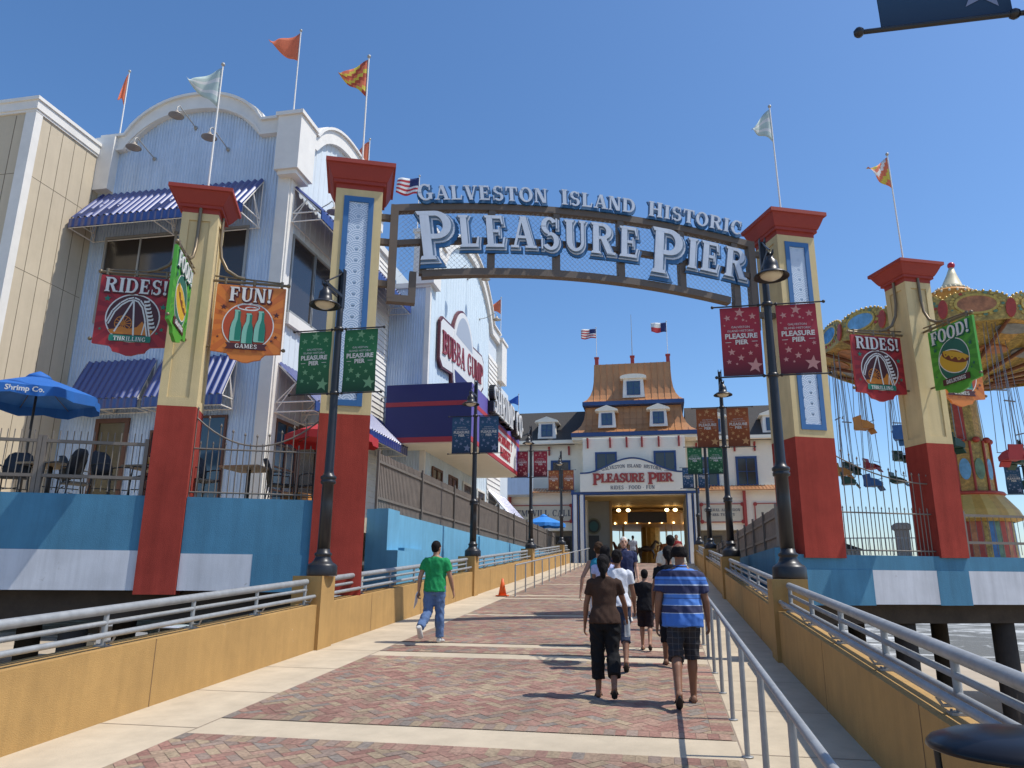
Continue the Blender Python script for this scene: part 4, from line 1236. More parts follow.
for x, z in ((-14.35,13.95),(-13.1,14.85),(-11.95,14.0)): goose(rb, FY(0,YF-.03), x, z, .7, -.12)
goose(rb, FX(XC+.03,0), 18.85, 12.45, .7); goose(rb, FX(XC+.03,0), 25.5, 8.3, .55)
# tower with the shaped side front
XT, YT = -8.3, 25.9
PT = arch_pts(YT+.2, 38.3, 14.55, 32.0, 4.6, 16.75); topT = interp(PT)
tw = thing('restaurant_tower', 'taller pale blue part of the restaurant with shaped white gable beside the walkway', 'building', (-9,30,ZDL))
m = MB(FY(0,YT)); ribbed(m, XC-.1, XT-.12, ZDL, lambda x: 12.9, .098, .028); m.build('front_wall', m_corr, tw)
m = MB(FX(XT,0)); ribbed(m, YT+.12, 36.2, ZDL, topT, .42, .02, wide=.2); m.build('side_wall', mat('pale_panel', (.60,.70,.76), .6, .03, 1.2), tw)
m = MB(); m.prism_yz([(YT+.05,ZDL),(38.2,ZDL)]+[(y,z-.03) for y,z in PT[::-1]], XT-.5, XT-.03); m.box(XC-.1,XT-.5,YT+.05,44,ZDL,12.85); m.build('body', m_corr2, tw)
m = MB(FX(XT,0)); bar_path(m, [(x,z+.06) for x,z in PT], .55, -.3, .16); bar_path(m, [(x,z+.33) for x,z in PT], .09, -.3, .26); m.build('parapet_trim', m_white, tw)
m = MB(); m.box(XT-.14,XT+.05,YT-.04,YT+.13,ZDL,12.9)
m.box(XC-.15,XT+.06,YT-.10,YT+.02,12.75,12.95)
m.build('corner_trim', m_white, tw)
m = MB(); m.box(XT-.62,XT+.22,YT-.22,YT+.75,12.85,15.0); m.box(XT-.68,XT+.28,YT-.28,YT+.81,15.0,15.14)
m.build('corner_block', m_white, tw)
m = MB(); m.box(XT-.5,XT+.28,38.3,39.6,12.3,14.55); m.box(XT-.55,XT+.34,38.2,39.7,14.55,14.7); m.build('corner_block', m_white, tw)
m = MB(FX(XT,0)); z = ZDL
while z < 13.2:
    m.add([(36.2,z,.04),(39.4,z,.04),(39.4,z+.25,.005),(36.2,z+.25,.005)], [(0,1,2,3)]); m.quad((36.2,z,0),(39.4,z,0),(39.4,z,.04),(36.2,z,.04)); z += .25
m.build('clapboard_wall', m_white, tw)
for y in (28.2, 31.5, 34.0): goose(tw, FX(XT+.02,0), y, 14.3 if y != 31.5 else 15.4, .8)
for y in (27.0,29.3): window(tw, FX(XT+.02,0), y, y+1.2, ZDL+1.2, 5.9, 2, 2, m_glass, m_brown, .08)
for y in (31.6,34.2): window(tw, FX(XT+.02,0), y, y+1.4, ZDL+.2, 5.9, 1, 2, m_glass, m_white, .1, name='door')
awning(tw, FX(XT+.02,0), 36.4, 40.6, 6.2, 5.0, 1.1)
# projecting sign marquee
mq = thing('marquee', 'navy and red box marquee projecting over the terrace in front of the tower', 'marquee', (-7.7,29,6.4), group=None)
XM, YM, YE = -6.2, 24.5, 33.6
m = MB(); m.box(XC+.6,XM,YM,YE,6.52,8.52); m.build('box', m_navy, mq)
m = MB(); m.box(XC+.58,XM+.02,YM-.02,YM+.3,6.44,6.62); m.box(XC+.59,XM+.015,YM-.015,YM+.3,7.72,7.88)
m.box(XM-.3,XM+.021,YM+.3,YE,6.44,6.60); m.box(XM-.3,XM+.02,YM+.3,YE,7.74,7.9); m.build('red_stripe', m_mred, mq)
m = MB(); m.box(XM,XM+.012,YM+.02,YE,7.9,8.5); m.box(XM,XM+.012,YM+.02,27.2,6.6,7.74); m.box(XM,XM+.012,32.9,YE,6.6,7.74); m.build('purple_panel', m_purple, mq)
m = MB(); m.box(XM,XM+.015,27.2,32.9,6.6,7.74); m.build('white_panel', m_white, mq)
m = MB(); m.box(XC+.6,XM-.02,YM+.03,YE,6.40,6.515); m.build('soffit', m_creamw, mq)
Mm = FX(XM+.02,0)
m = MB(); serif_line(m, 'RESTAURANT &', Mm @ Matrix.Translation((30.05,7.24,0)), .36, 0, .02); m.build('lettering', m_mred, mq); m = MB(); serif_line(m, 'MARKET', Mm @ Matrix.Translation((30.4,6.72,0)), .40, 0, .02); m.build('lettering', m_mred, mq)
m = MB(); serif_line(m, 'SHRIMP CO.', Mm @ Matrix.Translation((30.1,8.05,.0)), .98, .02, .22, xs=.86, g=.05); split_build(m, 'letters', mat('sign_black', (.012,.012,.014), .5, 0), mq, gap=.2)
m = MB(); serif_line(m, 'SHRIMP CO.', Mm @ Matrix.Translation((30.1,8.05,.0)), .98, .22, .27, xs=.86); split_build(m, 'letter_faces', m_swhite, mq, gap=.2)
# the big wall sign (banner with a tall oval behind)
ws = thing('wall_sign', 'white and maroon wall sign with a tall oval on the pale blue gable', 'sign', (XT+.1,30.6,9.2))
Mw = FX(XT+.03,0)
m = MB(Mw)
m.prism([(30.6+1.95*cos(2*pi*i/40), 10.95+2.45*sin(2*pi*i/40)) for i in range(40)], .0, .12)
wing = lambda g: [(27.0-g,10.25-g),(27.0-g,11.70+g),(27.3-g,11.95+g),(34.0+g,12.35+g),(34.4+g,12.1+g),(34.4+g,10.95-g),(33.9+g,10.6-g),(27.4-g,10.0-g)]
m.prism(wing(.09), .03, .13)
m.build('border', mat('sign_border', (.10,.016,.022), .5, 0), ws)
m = MB(Mw); m.prism([(30.6+1.84*cos(2*pi*i/40), 10.95+2.34*sin(2*pi*i/40)) for i in range(40)], .1, .17); m.prism(wing(0.0), .11, .145); m.build('face', m_swhite, ws)
m = MB(Mw); P3 = [(30.6+1.62*cos(2*pi*i/40), 10.95+2.12*sin(2*pi*i/40)) for i in range(40)]
flat(m, clip(P3, 28, 34, 11.9, 14), .173, None); m.cur = 1; flat(m, clip(P3, 28, 34, 8, 10.35), .173, None); m.build('oval_field', [mat('oval_grey', (.36,.40,.46), .5, 0), m_navy], ws)
m = MB(); T = Mw @ Matrix.Translation((30.7,10.72,0)) @ Matrix.Rotation(radians(3.6),4,'Z')
serif_line(m, 'BUBBA GUMP', T, .95, .14, .20, xs=.88); split_build(m, 'lettering', mat('sign_maroon2', (.24,.03,.04), .5, 0), ws, gap=.16)

# ---- beige neighbour
bb = thing('beige_building', 'beige panelled building with white cornice at the left edge of the photo', 'building', (-20,16,ZDL))
XB, YB = -16.1, 15.0
m = MB(); m.box(-32,XB,YB,17.55,ZDL-.4,14.06); m.build('wall', m_beige, bb)
m = MB()
k = 0; x = XB-.62
while x > -26: m.box(x,x+.018,YB-.004,YB+.1,ZDL,13.98); x -= .62
y = YB+.52
while y < 17.5: m.box(XB-.1,XB+.004,y,y+.016,ZDL,13.98); y += .45
for z in (6.4,9.6,12.2): m.box(-26,XB+.0035,YB-.0035,17.5,z,z+.012)
m.build('panel_seams', mat('seam', (.16,.13,.09), .9, 0), bb)
m = MB(); m.box(-32,XB+.07,YB-.07,17.56,14.10,14.36); m.box(-32,XB+.11,YB-.11,17.57,14.36,14.46); m.box(-32,XB+.04,YB-.04,17.55,14.03,14.10); m.build('cornice', m_white, bb)
m = MB(); m.box(XB-.3,XB+.03,YB-.03,YB+.02,ZDL,14.03); m.box(XB-.02,XB+.031,YB+.02,YB+.2,ZDL,14.03); m.build('corner_trim', m_white, bb)

# ---- terrace furniture
def make_chair(legm, seatm):
    t = thing('terrace_chair', 'chair', 'chair')
    m = MB(); m.box(-.24,.24,-.24,.24,.42,.455); m.build('seat', seatm, t)
    m = MB(); pts = [(.24*sin(radians(a)), .22+.10*cos(radians(a))*0, 0) for a in (0,)]
    for i in range(9):
        pass
    rings = []
    for j, (z, wd, dy) in enumerate(((.47,.22,.23),(.62,.25,.26),(.78,.25,.31),(.90,.21,.35),(.96,.12,.37))):
        rings.append([(-wd,dy-.03,z),(0,dy+.02,z),(wd,dy-.03,z),(wd,dy-.055,z),(0,dy-.01,z),(-wd,dy-.055,z)])
    m.loft(rings, smooth=True); m.build('backrest', seatm, t)
    for sx in (-1,1):
        m = MB(); m.tube([(sx*.25,-.25,0),(sx*.24,-.22,.45),(sx*.25,-.2,.66),(sx*.27,.05,.68),(sx*.25,.26,.66)], .015, 6); m.build('leg', legm, t)
        m = MB(); m.tube([(sx*.24,.27,0),(sx*.23,.22,.45),(sx*.24,.28,.8)], .015, 6); m.build('leg', legm, t)
    m = MB(); m.tube([(-.24,-.2,.22),(.24,.2,.22)], .01, 5); m.tube([(.24,-.2,.22),(-.24,.2,.22)], .01, 5); m.build('cross_brace', legm, t)
    return t
m_rattan = mat('black_rattan', (.02,.022,.028), .6, .2, 40, .4, 60)
m_lwood = mat('table_wood', (.33,.22,.12), .6, .15, 5)
def make_table():
    t = thing('terrace_table', 'table', 'table')
    m = MB(); m.box(-.42,.42,-.42,.42,.71,.75); m.build('table_top', m_lwood, t)
    m = MB(); m.lathe([(.045,.06),(.04,.71)], n=10); m.build('column', m_dark, t)
    m = MB(); m.lathe([(.28,0),(.28,.03),(.06,.06)], n=14); m.build('foot', m_dark, t)
    return t
ch0 = make_chair(m_dark, m_rattan); tb0 = make_table()
chairs = [(-8.75,13.25,1.2,'black rattan chair tucked at the wooden table right of the slim terrace pylon'),
          (-7.55,14.15,2.2,'black rattan chair in the middle behind the sagging iron fence'),
          (-6.95,14.45,-2.0,'black chair closest to the left gate pylon behind the iron fence'),
          (-9.55,12.75,-.5,'round backed black chair just left of the slim terrace pylon'),
          (-10.25,12.6,1.5,'black chair with its back to the table outside the restaurant door'),
          (-11.05,12.3,-1.4,'black chair turned sideways before the beige corner'),
          (-12.1,12.2,.4,'black chair nearest the left edge of the terrace'),
          (-11.6,13.3,2.6,'black chair half hidden beneath the blue umbrella')]
for k, (x, y, a, lb) in enumerate(chairs):
    o = ch0 if k == 0 else copy_tree(ch0)
    o.location = (x,y,ZDL); o.rotation_euler = (0,0,a); tag(o, lb, 'chair', 'chairs on the restaurant terrace')
for k, (x, y, lb) in enumerate(((-8.05,13.75,'square wooden table behind the iron fence right of the slim pylon'),(-9.95,13.4,'square wooden table outside the restaurant door'),(-11.75,12.75,'square wooden table beneath the blue umbrella'))):
    o = tb0 if k == 0 else copy_tree(tb0)
    o.location = (x,y,ZDL); tag(o, lb, 'table', 'tables on the restaurant terrace')
m = MB(); m.lathe([(.06,0),(.075,.02),(.075,.16),(.05,.19)], (-10.05,13.3,ZDL+.752), 12)
tag(m.build('table_lantern', mat('amber_glass', (.55,.28,.06), .25, .1, 6)), 'small amber lantern on the table outside the door', 'lantern')
m = MB(); m.sqlathe([(.2,0),(.24,.03),(.24,.34),(.22,.36)], -7.55, 14.9); m.v = [Vector((p.x,p.y,p.z+ZDL)) for p in m.v]
tag(m.build('storage_crate', mat('crate_orange', (.55,.22,.04), .6, .1, 8)), 'orange crate on the terrace floor beside the left gate pylon', 'crate')
def umbrella(x, y, zb, ztop, r, colr, label, n=8, txt=None, rot=0.2):
    t = thing('patio_umbrella', label, 'umbrella', (x,y,zb))
    mt = mat('umb_'+str(colr), colr, .7, .08, 3)
    m = MB(); m.lathe([(.03,.0),(.025,ztop-zb)], (x,y,zb), 10); m.build('pole', m_dark, t)
    m = MB(); ring_ = []
    R_, K = 5, n*4
    vs = []; h = r*.36
    for i in range(R_+1):
        f_ = i/R_
        for j in range(K):
            a = 2*pi*j/K+rot; sc = 1-.09*f_*(.5-.5*cos(2*pi*j/4))
            drop = h*f_**1.15 - .10*f_*(.5-.5*cos(2*pi*j/4))*0
            vs.append((x+r*f_*sc*cos(a), y+r*f_*sc*sin(a), ztop-.02-drop))
    for j in range(K):
        a = 2*pi*j/K+rot; sc = 1-.09*(.5-.5*cos(2*pi*j/4))
        vs.append((x+r*1.005*sc*cos(a), y+r*1.005*sc*sin(a), ztop-.02-h-.2-.03*sin(j*1.7)))
    fs = [(i*K+j, i*K+(j+1)%K, (i+1)*K+(j+1)%K, (i+1)*K+j) for i in range(R_+1) for j in range(K)]
    m.add(vs, fs, smooth=False)
    m.lathe([(.28,-.13),(.2,-.03),(.05,.05),(.0,.07)], (x,y,ztop+.02), 12)
    cn = m.build('canopy', mt, t)
    m = MB()
    for j in range(n):
        a = 2*pi*j/n+rot; m.tube([(x,y,ztop-.06),(x+r*.97*cos(a),y+r*.97*sin(a),ztop-.06-h)], .011, 4)
    m.build('ribs', m_dark, t)
    m = MB(); m.lathe([(.24,0),(.24,.05),(.05,.1),(.04,.3)], (x,y,zb), 14); m.build('base', m_dark, t)
    if txt:
        d = Vector((-x,-y,0)).normalized(); a0 = atan2(d.y, d.x)
        j = round((a0-rot)/(2*pi/n)-.5)+.5; a0 = rot+j*2*pi/n
        d = Vector((cos(a0), sin(a0), 0)); c = Vector((x,y,ztop-.02-h-.185))+d*(r*.915)
        M = frame(c+d*.03, Vector((-d.y,d.x,0)), Z)
        m = MB(); sans(m, txt, .15, 0, 0.05, M, 0, .004); m.build('lettering', m_swhite, t)
umbrella(-13.0, 13.4, ZDL, 6.05, 1.28, (.012,.12,.42), 'bright blue patio umbrella at the left edge of the terrace', txt='Shrimp Co.')
umbrella(-7.75, 16.9, ZDL, 5.62, 1.12, (.42,.02,.025), 'red patio umbrella behind the left gate pylon', rot=.5)
umbrella(-6.95, 46.2, 2.9, 5.75, 1.35, (.03,.22,.62), 'bright blue patio umbrella far off beside the ticket windows')

# ================================================================ entrance building at the end of the walkway
ZE = SL*RE
en = thing('entrance_building', 'white entrance building with copper mansard roof, dormers and a wide portal', 'building', (-1.4,50,ZE))
YE0 = 50.0
def lap(mb, M, x0, x1, z0, z1, st_=.16):
    z = z0
    mm_ = MB(M)
    while z < z1-.01:
        z2 = min(z+st_, z1); mb.add([(x0,z,.02),(x1,z,.02),(x1,z2,.003),(x0,z2,.003)], [(0,1,2,3)], M=M); mb.add([(x0,z,0),(x1,z,0),(x1,z,.02),(x0,z,.02)], [(0,1,2,3)], M=M); z = z2
cx0 = -1.45
m = MB(); m.box(-4.83,1.87,YE0+.01,57,7.35,11.2); lap(m, FY(0,YE0), -4.85, 1.89, 7.3, 11.2); lap(m, FX(1.89,0), YE0, 52, 7.3, 11.2)
m.build('main_wall', m_creamw, en)
m = MB(); m.box(-13,-4.83,52.0,57,ZE,11.15); lap(m, FY(0,52.0), -13, -4.83, 7.6, 11.15); m.box(1.89,8.5,52.0,57,ZE,11.15); lap(m, FY(0,52.0), 1.89, 8.5, 7.6, 11.15)
m.box(-13,-5.5,50.6,52,5.1,7.75); m.box(2.5,8.5,50.6,52,5.1,7.75); split_build(m, 'wing_wall', m_creamw, en, gap=1.0)
m = MB(); m.box(-13,-5.5,51.2,52,ZE,5.1); m.box(2.5,8.5,51.2,52,ZE,5.1); split_build(m, 'ticket_front', mat('ticket_front', (.20,.17,.13), .6, .2, 3), en)
for xw in (-9.3,-7.8,-6.4,3.4,5.0,6.6):
    window(en, FY(0,51.18), xw-.5, xw+.5, ZE+1.0, 4.7, 1, 1, m_glass, m_dark, .06)
# mansard roofs: four-sided concave skirts with standing seams
def skirt(hx, y0, y1, prof, cx, m_roof, name, seam=.42):
    m = MB()
    rings = [[(cx-hx-o, y0-o, z),(cx+hx+o, y0-o, z),(cx+hx+o, y1+o, z),(cx-hx-o, y1+o, z)] for o, z in prof]
    n = 4
    vs = [p for r in rings for p in r]
    fs = [(i*n+j, i*n+(j+1)%n, (i+1)*n+(j+1)%n, (i+1)*n+j) for i in range(len(prof)-1) for j in range(n)]
    fs.append(tuple((len(prof)-1)*n+j for j in range(n)))
    m.add(vs, fs)
    w_ = 2*hx; k = int(w_/seam)
    for q in range(-1, k+2):
        t = q/k
        for (o0,z0),(o1,z1) in zip(prof, prof[1:]):
            xa_ = cx-hx+w_*t
            lim0, lim1 = hx+o0, hx+o1
            if abs(xa_-cx) > lim1: continue
            m.add([(xa_-.018,y0-o0-.003,z0),(xa_+.018,y0-o0-.003,z0),(xa_+.018,y0-o1-.003,z1),(xa_-.018,y0-o1-.003,z1),
                   (xa_-.012,y0-o0-.045,z0+.02),(xa_+.012,y0-o0-.045,z0+.02),(xa_+.012,y0-o1-.045,z1+.02),(xa_-.012,y0-o1-.045,z1+.02)],
                  [(4,5,6,7),(0,4,7,3),(1,2,6,5)])
    m.build(name, m_roof, en)
skirt(3.22, 51.1, 56, [(.95,11.62),(.60,11.88),(.32,12.25),(.14,12.7),(.06,13.15),(.04,13.55)], cx0, m_copper, 'lower_roof')
skirt(2.64, 51.3, 55.8, [(.76,13.85),(.50,14.05),(.28,14.4),(.13,14.85),(.05,15.4),(.02,16.0),(.0,16.7)], cx0+.02, m_copper, 'upper_roof')
m = MB()
for hx, o, y0, z0, z1 in ((3.22,.98,51.1,11.34,11.61),(2.64,.80,51.3,13.58,13.84)):
    c_ = cx0 if z0 < 12 else cx0+.02
    m.box(c_-hx-o,c_+hx+o,y0-o,56.5,z0,z1)
m.build('eave', m_trimb, en)
m = MB(); m.box(cx0-4.15,cx0+4.15,50.25,56.4,11.16,11.335); m.build('soffit', m_creamw, en)
m = MB()
for x in (-4.5,-3.0,-1.9,-.9,.2,1.5):
    m.box(x-.06,x+.06,YE0-.32,YE0-.02,10.98,11.16); m.box(x-.06,x+.06,YE0-.14,YE0-.02,10.5,10.98)
for x in (-11.6,-10.2,-8.7,-7.4,-6.0,2.7,3.9,5.2,6.5,7.8):
    m.box(x-.06,x+.06,51.7,51.98,10.85,11.0); m.box(x-.06,x+.06,51.86,51.98,10.4,10.85)
split_build(m, 'eave_bracket', m_trimr, en)
m = MB()
for sx in (-3.95,-1.4,1.1):
    m.box(sx-.13,sx+.13,52.2,52.46,16.6,17.45); m.box(sx-.17,sx+.17,52.16,52.5,17.45,17.54)
split_build(m, 'chimney', m_trimr, en)
# wing roofs
for a, c in ((-13.4,-5.0),(2.1,8.7)):
    m = MB(); m.prism_yz([(51.3,11.25),(51.3,11.36),(54.2,14.0),(57.3,11.36),(57.3,11.25)], a, c); m.build('wing_roof', m_shing, en)
    m = MB(); m.box(a,c,51.2,51.6,11.12,11.24); m.box(a,c,51.22,51.28,11.24,11.36); m.build('eave_board', m_creamw, en)
def dormer(x, w_, z0, h, yf, yb, arched=False):
    m = MB(); m.prism_xz([(x-w_/2-.08,z0),(x+w_/2+.08,z0),(x+w_/2,z0+h),(x-w_/2,z0+h)], yf, yb)
    d = m.build('dormer', m_white, en)
    m = MB()
    if arched: poly = [(x-w_/2-.22,z0+h-.02)]+[(x-(w_/2+.22)*cos(pi*i/10), z0+h+.1+.2*sin(pi*i/10)) for i in range(11)]+[(x+w_/2+.22,z0+h-.02)]
    else: poly = [(x-w_/2-.26,z0+h-.06),(x+w_/2+.26,z0+h-.06),(x+w_/2+.2,z0+h+.06),(x,z0+h+.34),(x-w_/2-.2,z0+h+.06)]
    m.prism_xz(ccw(poly), yf-.18, yb); m.build('roof', m_creamw, d)
    window(d, FY(0,yf-.003), x-w_*.3, x+w_*.3, z0+.22, z0+h-.25, 2, 2, m_blgl, m_trimb, .05, .03)
dormer(-1.35, 1.35, 14.1, 1.35, 50.75, 52.4, True)
for x in (-3.2, .25): dormer(x, 1.05, 11.95, 1.2, 50.3, 52)
for x in (-7.5, 3.95, 7.7): dormer(x, 1.15, 11.5, 1.25, 51.5, 53.6)
for x, z0, z1, w_ in ((-3.3,8.95,10.1,1.2),(.55,8.95,10.1,1.2)): window(en, FY(0,YE0-.022), x-w_/2, x+w_/2, z0, z1, 2, 1, m_glass, m_trimb, .12)
for x in (-9.7,-6.6,3.4,5.9): window(en, FY(0,51.975), x-.55, x+.55, 8.15, 9.9, 2, 2, m_glass, m_trimb, .14)
# small copper roofs over the ticket fronts
for a, c in ((-10.5,-5.6),(2.6,8.7)):
    m = MB(FY(0,50.6)); n = int((c-a)/.22)
    for k in range(n):
        x = a+(c-a)*k/n; s_ = (c-a)/n
        m.add([(x,7.62,.55),(x+s_*.7,7.62,.55),(x+s_*.7,8.05,-.9),(x,8.05,-.9)], [(0,1,2,3)])
        m.add([(x+s_*.7,7.62,.55),(x+s_,7.66,.55),(x+s_,8.09,-.9),(x+s_*.7,8.05,-.9)], [(0,1,2,3)])
    m.box(a,c,7.56,7.615,.5,.56)
    m.build('porch_roof', m_copper, en)
m = MB()
for x in (5.45, 8.3, -9.9): m.box(x-.09,x+.09,50.3,50.5,ZE,7.56)
split_build(m, 'porch_post', m_trimr, en)
m = MB(); m.box(-13,-8.3,48.9,50.4,7.35,8.75); m.build('bay', m_corr, en)
# portal
m = MB()
for a, c in ((-5.5,-4.8),(1.85,2.5)):
    for k, x in enumerate((a+.12, c-.12)): m.box(x-.12,x+.12,49.55,49.95,ZE,7.36)
split_build(m, 'column', m_white, en, gap=.02)
m = MB()
for a, c in ((-5.5,-4.8),(1.85,2.5)):
    for x in (a-.03, (a+c)/2, c+.03): m.box(x-.035,x+.035,49.53,49.80,ZE,7.359)
m.box(-5.62,2.62,49.5,50.0,7.36,7.52); m.box(-5.62,-5.44,49.5,49.9,7.52,8.75); m.box(2.4,2.62,49.5,49.9,7.52,7.7)
m.build('portal_trim', m_trimb, en)
m = MB()
for k in range(74): z = 7.26; m.box(-5.4,2.4,50.0+.3*k,50.29+.3*k,z,z+.05)
m.build('portal_ceiling', mat('ceiling_planks', (.50,.34,.13), .6, .15, 2), en)
m = MB(); m.box(-5.5,-3.35,53,53.3,ZE,7.26); m.box(-5.5,-5.3,50,53,ZE,7.26); m.box(-5.6,-5.4,53.31,72,ZE,7.26); m.box(1.75,2.4,50.05,56.5,ZE,7.26); split_build(m, 'inner_wall', mat('inner_wall', (.28,.27,.23), .8, .05, 3), en)
m = MB(FY(0,53)); m.box(-5.05,-4.1,ZE,ZE+2.0,0,.05); m.build('doorway', m_dark, en)
m = MB(); m.box(-3.36,-3.2,52.9,53.4,ZE,7.26); m.build('wood_jamb', mat('jamb', (.33,.20,.08), .6, .1, 3), en)
# bulbs under the ceiling
m = MB()
for x in (-2.9,-2.2,.6,1.2):
    m.ell((x,56.6,6.95), (.16,.16,.12), nu=6, nv=8)
split_build(m, 'ceiling_bulb', m_bulb, en)
# portal signs (hung in front: things of their own)
ps = thing('portal_sign', 'white curved-top sign with red lettering over the portal', 'sign', (-1.6,49.4,7.55))
M0 = FY(0,49.42)
def ptop(x):
    t = abs(x+1.6)/3.4
    if t > .93: return 8.72
    return 8.72+.95*(cos(pi*t/.93)*.5+.5)
xs_ = [-5.0+6.8*i/40 for i in range(41)]
m = MB(M0); m.prism([(-5.0,7.53),(1.8,7.53)]+[(x,ptop(x)) for x in xs_[::-1]], -.15, .0); m.build('board', m_creamw, ps)
m = MB(M0); bar_path(m, [(x,ptop(x)+.03) for x in xs_], .10, -.16, .03); m.build('edge', m_trimb, ps)
m = MB(); it = layout('PLEASURE PIER', -4.15, 1.0, .56, lambda i: 1.3 if i in (0,9) else 1.0, space=.25, track=.03)
for c, u, sc in it:
    p, a = glyph(c); put_glyph(m, p, M0 @ Matrix.Translation((u-a*.28*sc, 8.12-(.14 if sc > 1 else 0), 0)), .56*sc, .03, .07, g=.03)
m.build('lettering', m_trimr, ps)
m = MB()
for c, u, sc in layout('GALVESTON ISLAND HISTORIC', -3.55, .35, .22, lambda i: 1.0, space=.14):
    p, a = glyph(c); t = (u+1.6)/1.95; put_glyph(m, p, M0 @ Matrix.Translation((u-a*.11, 8.85+.22*(1-t*t), 0)) @ Matrix.Rotation(-.22*t, 4, 'Z'), .22, .001, .012)
m.build('small_lettering', mat('sign_grey', (.10,.10,.12), .5, 0), ps); m = MB()
serif_line(m, 'RIDES . FOOD . FUN', M0 @ Matrix.Translation((-1.6,7.66,0)), .235, .001, .012)
for a, c in ((-4.4,-3.65),(.45,1.2)): m.box(a,c,8.80,8.82,.001,.012, M=M0)
m.build('caption', MATS['sign_grey'], ps)
def board_sign(label, x0, x1, z0, z1, y, lines, name='board_sign'):
    t = thing(name, label, 'sign', ((x0+x1)/2,y,z0))
    M = FY(0,y)
    m = MB(M); m.box(x0,x1,z0,z1,-.08,0); m.build('board', mat('sign_cream', (.60,.54,.42), .6, .05, 3), t)
    m = MB(M); e_ = .055
    m.box(x0-e_,x1+e_,z1,z1+e_,-.09,.03); m.box(x0-e_,x1+e_,z0-e_,z0,-.09,.03); m.box(x0-e_,x0,z0,z1,-.09,.03); m.box(x1,x1+e_,z0,z1,-.09,.03)
    for a, c in ((x0,z0),(x1,z0),(x0,z1),(x1,z1)): m.prism([(a+.13*cos(pi*k/4),c+.13*sin(pi*k/4)) for k in range(8)], -.085, .026)
    m.build('frame', m_trimr, t)
    for txt, x, z, s_ in lines:
        m = MB(); serif_line(m, txt, M @ Matrix.Translation((x,z,0)), s_, .001, .012); m.build('lettering', mat('sign_grey', (.10,.10,.12), .5, 0), t)
board_sign('long cream sign with red frame reading ATM and WILL CALL', -10.2, -5.75, 5.72, 6.75, 50.5, [('ATM',-9.25,6.05,.42),('WILL CALL',-7.1,6.05,.42)])
board_sign('cream admission sign with red frame on the right ticket front', 2.75, 5.3, 5.62, 6.72, 50.5, [('GENERAL ADMISSION',4.02,6.28,.17),('PARK TICKETS',4.02,5.98,.17)])
board_sign('cream sign with red frame partly hidden behind the taupe fence', 6.1, 8.2, 5.62, 6.72, 50.5, [])
t = MB(FY(0,54.0)); t.box(-2.15,.55,5.85,6.6,-.08,0); tag(t.build('hanging_board', mat('board_brown', (.055,.04,.025), .6, .1, 3)), 'dark wooden board hanging inside the portal before the carousel', 'sign')
m = MB(FY(0,52.96)); disc(m, -4.45, 5.55, .5, .55, .06, None, 24); m.cur = 1; ring(m, -4.45, 5.55, .5, .55, .09, .064, None, 26); m.cur = 2; disc(m, -4.45, 5.55, .3, .33, .063, None, 20); m.cur = 0
m.prism([(-4.45+.5*cos(2*pi*i/24), 5.55+.55*sin(2*pi*i/24)) for i in range(24)], 0, .058)
tag(m.build('round_sign', [mat('seal_black', (.03,.035,.03), .5, .1, 4), mat('seal_ring', (.16,.15,.08), .5, .1, 4), mat('seal_teal', (.03,.10,.09), .5, .1, 4)]), 'round dark sign on the grey inner wall of the portal', 'sign')

# ---- carousel seen through the portal
cr_ = thing('carousel', 'lit golden carousel with horses seen through the portal', 'carousel', (-.7,62,ZE))
m_gold = mat('carousel_gold', (.55,.33,.08), .4, .2, 4, metal=.3); m_cream2 = mat('carousel_cream', (.46,.27,.09), .5, .15, 3)
c0 = (-.7, 62)
m = MB(); m.lathe([(4.4,.05),(4.4,.3),(.5,.3)], (c0[0],c0[1],ZE), 32, smooth=False); m.build('platform', mat('platform_wood', (.28,.14,.06), .6, .15, 3), cr_)
m = MB(); m.lathe([(.9,.3),(.9,1.2),(.75,1.3),(.75,3.2),(1.0,3.5)], (c0[0],c0[1],ZE), 12, smooth=False); m.build('center_drum', m_gold, cr_)
m = MB(); m.lathe([(4.6,3.1),(4.6,3.9),(4.2,4.2),(.3,5.0)], (c0[0],c0[1],ZE), 24, smooth=False); m.lathe([(.9,3.45),(4.55,3.15)], (c0[0],c0[1],ZE), 24, smooth=False); cn = m.build('canopy', m_cream2, cr_)
m = MB()
for k in range(32):
    a = 2*pi*k/32; m.ell((c0[0]+4.63*cos(a), c0[1]+4.63*sin(a), ZE+3.2), (.07,.07,.07), nu=4, nv=6)
for k in range(20):
    a = 2*pi*k/20; m.ell((c0[0]+2.6*cos(a), c0[1]+2.6*sin(a), ZE+3.22), (.09,.09,.06), nu=4, nv=6)
m.build('bulbs', m_bulb, cn)
def horse(mb, x, y, z, a, s=1.0):
    M = Matrix.Translation((x,y,z)) @ Matrix.Rotation(a,4,'Z') @ Matrix.Scale(s,4)
    mb.ell((0,0,1.0), (.55,.2,.24), M=M, nu=6, nv=8)
    mb.tube([(.42,0,1.08),(.62,0,1.4),(.72,0,1.62)], [.2,.13,.1], 8, M=M)
    mb.tube([(.70,0,1.62),(.86,0,1.52),(1.0,0,1.40)], [.1,.09,.06], 8, M=M)
    for sx, sy, k in ((.4,.11,.25),(.38,-.11,.4),(-.42,.12,-.2),(-.4,-.12,-.35)):
        mb.tube([(sx,sy,.9),(sx+k*.6,sy,.55),(sx+k*.3,sy,.2)], [.1,.06,.045], 6, M=M)
    mb.tube([(-.52,0,1.1),(-.72,0,1.0),(-.78,0,.6)], [.05,.07,.02], 6, M=M)
hc = [(.50,.46,.40),(.10,.07,.05),(.35,.20,.10),(.45,.42,.40),(.12,.10,.09),(.30,.12,.05)]
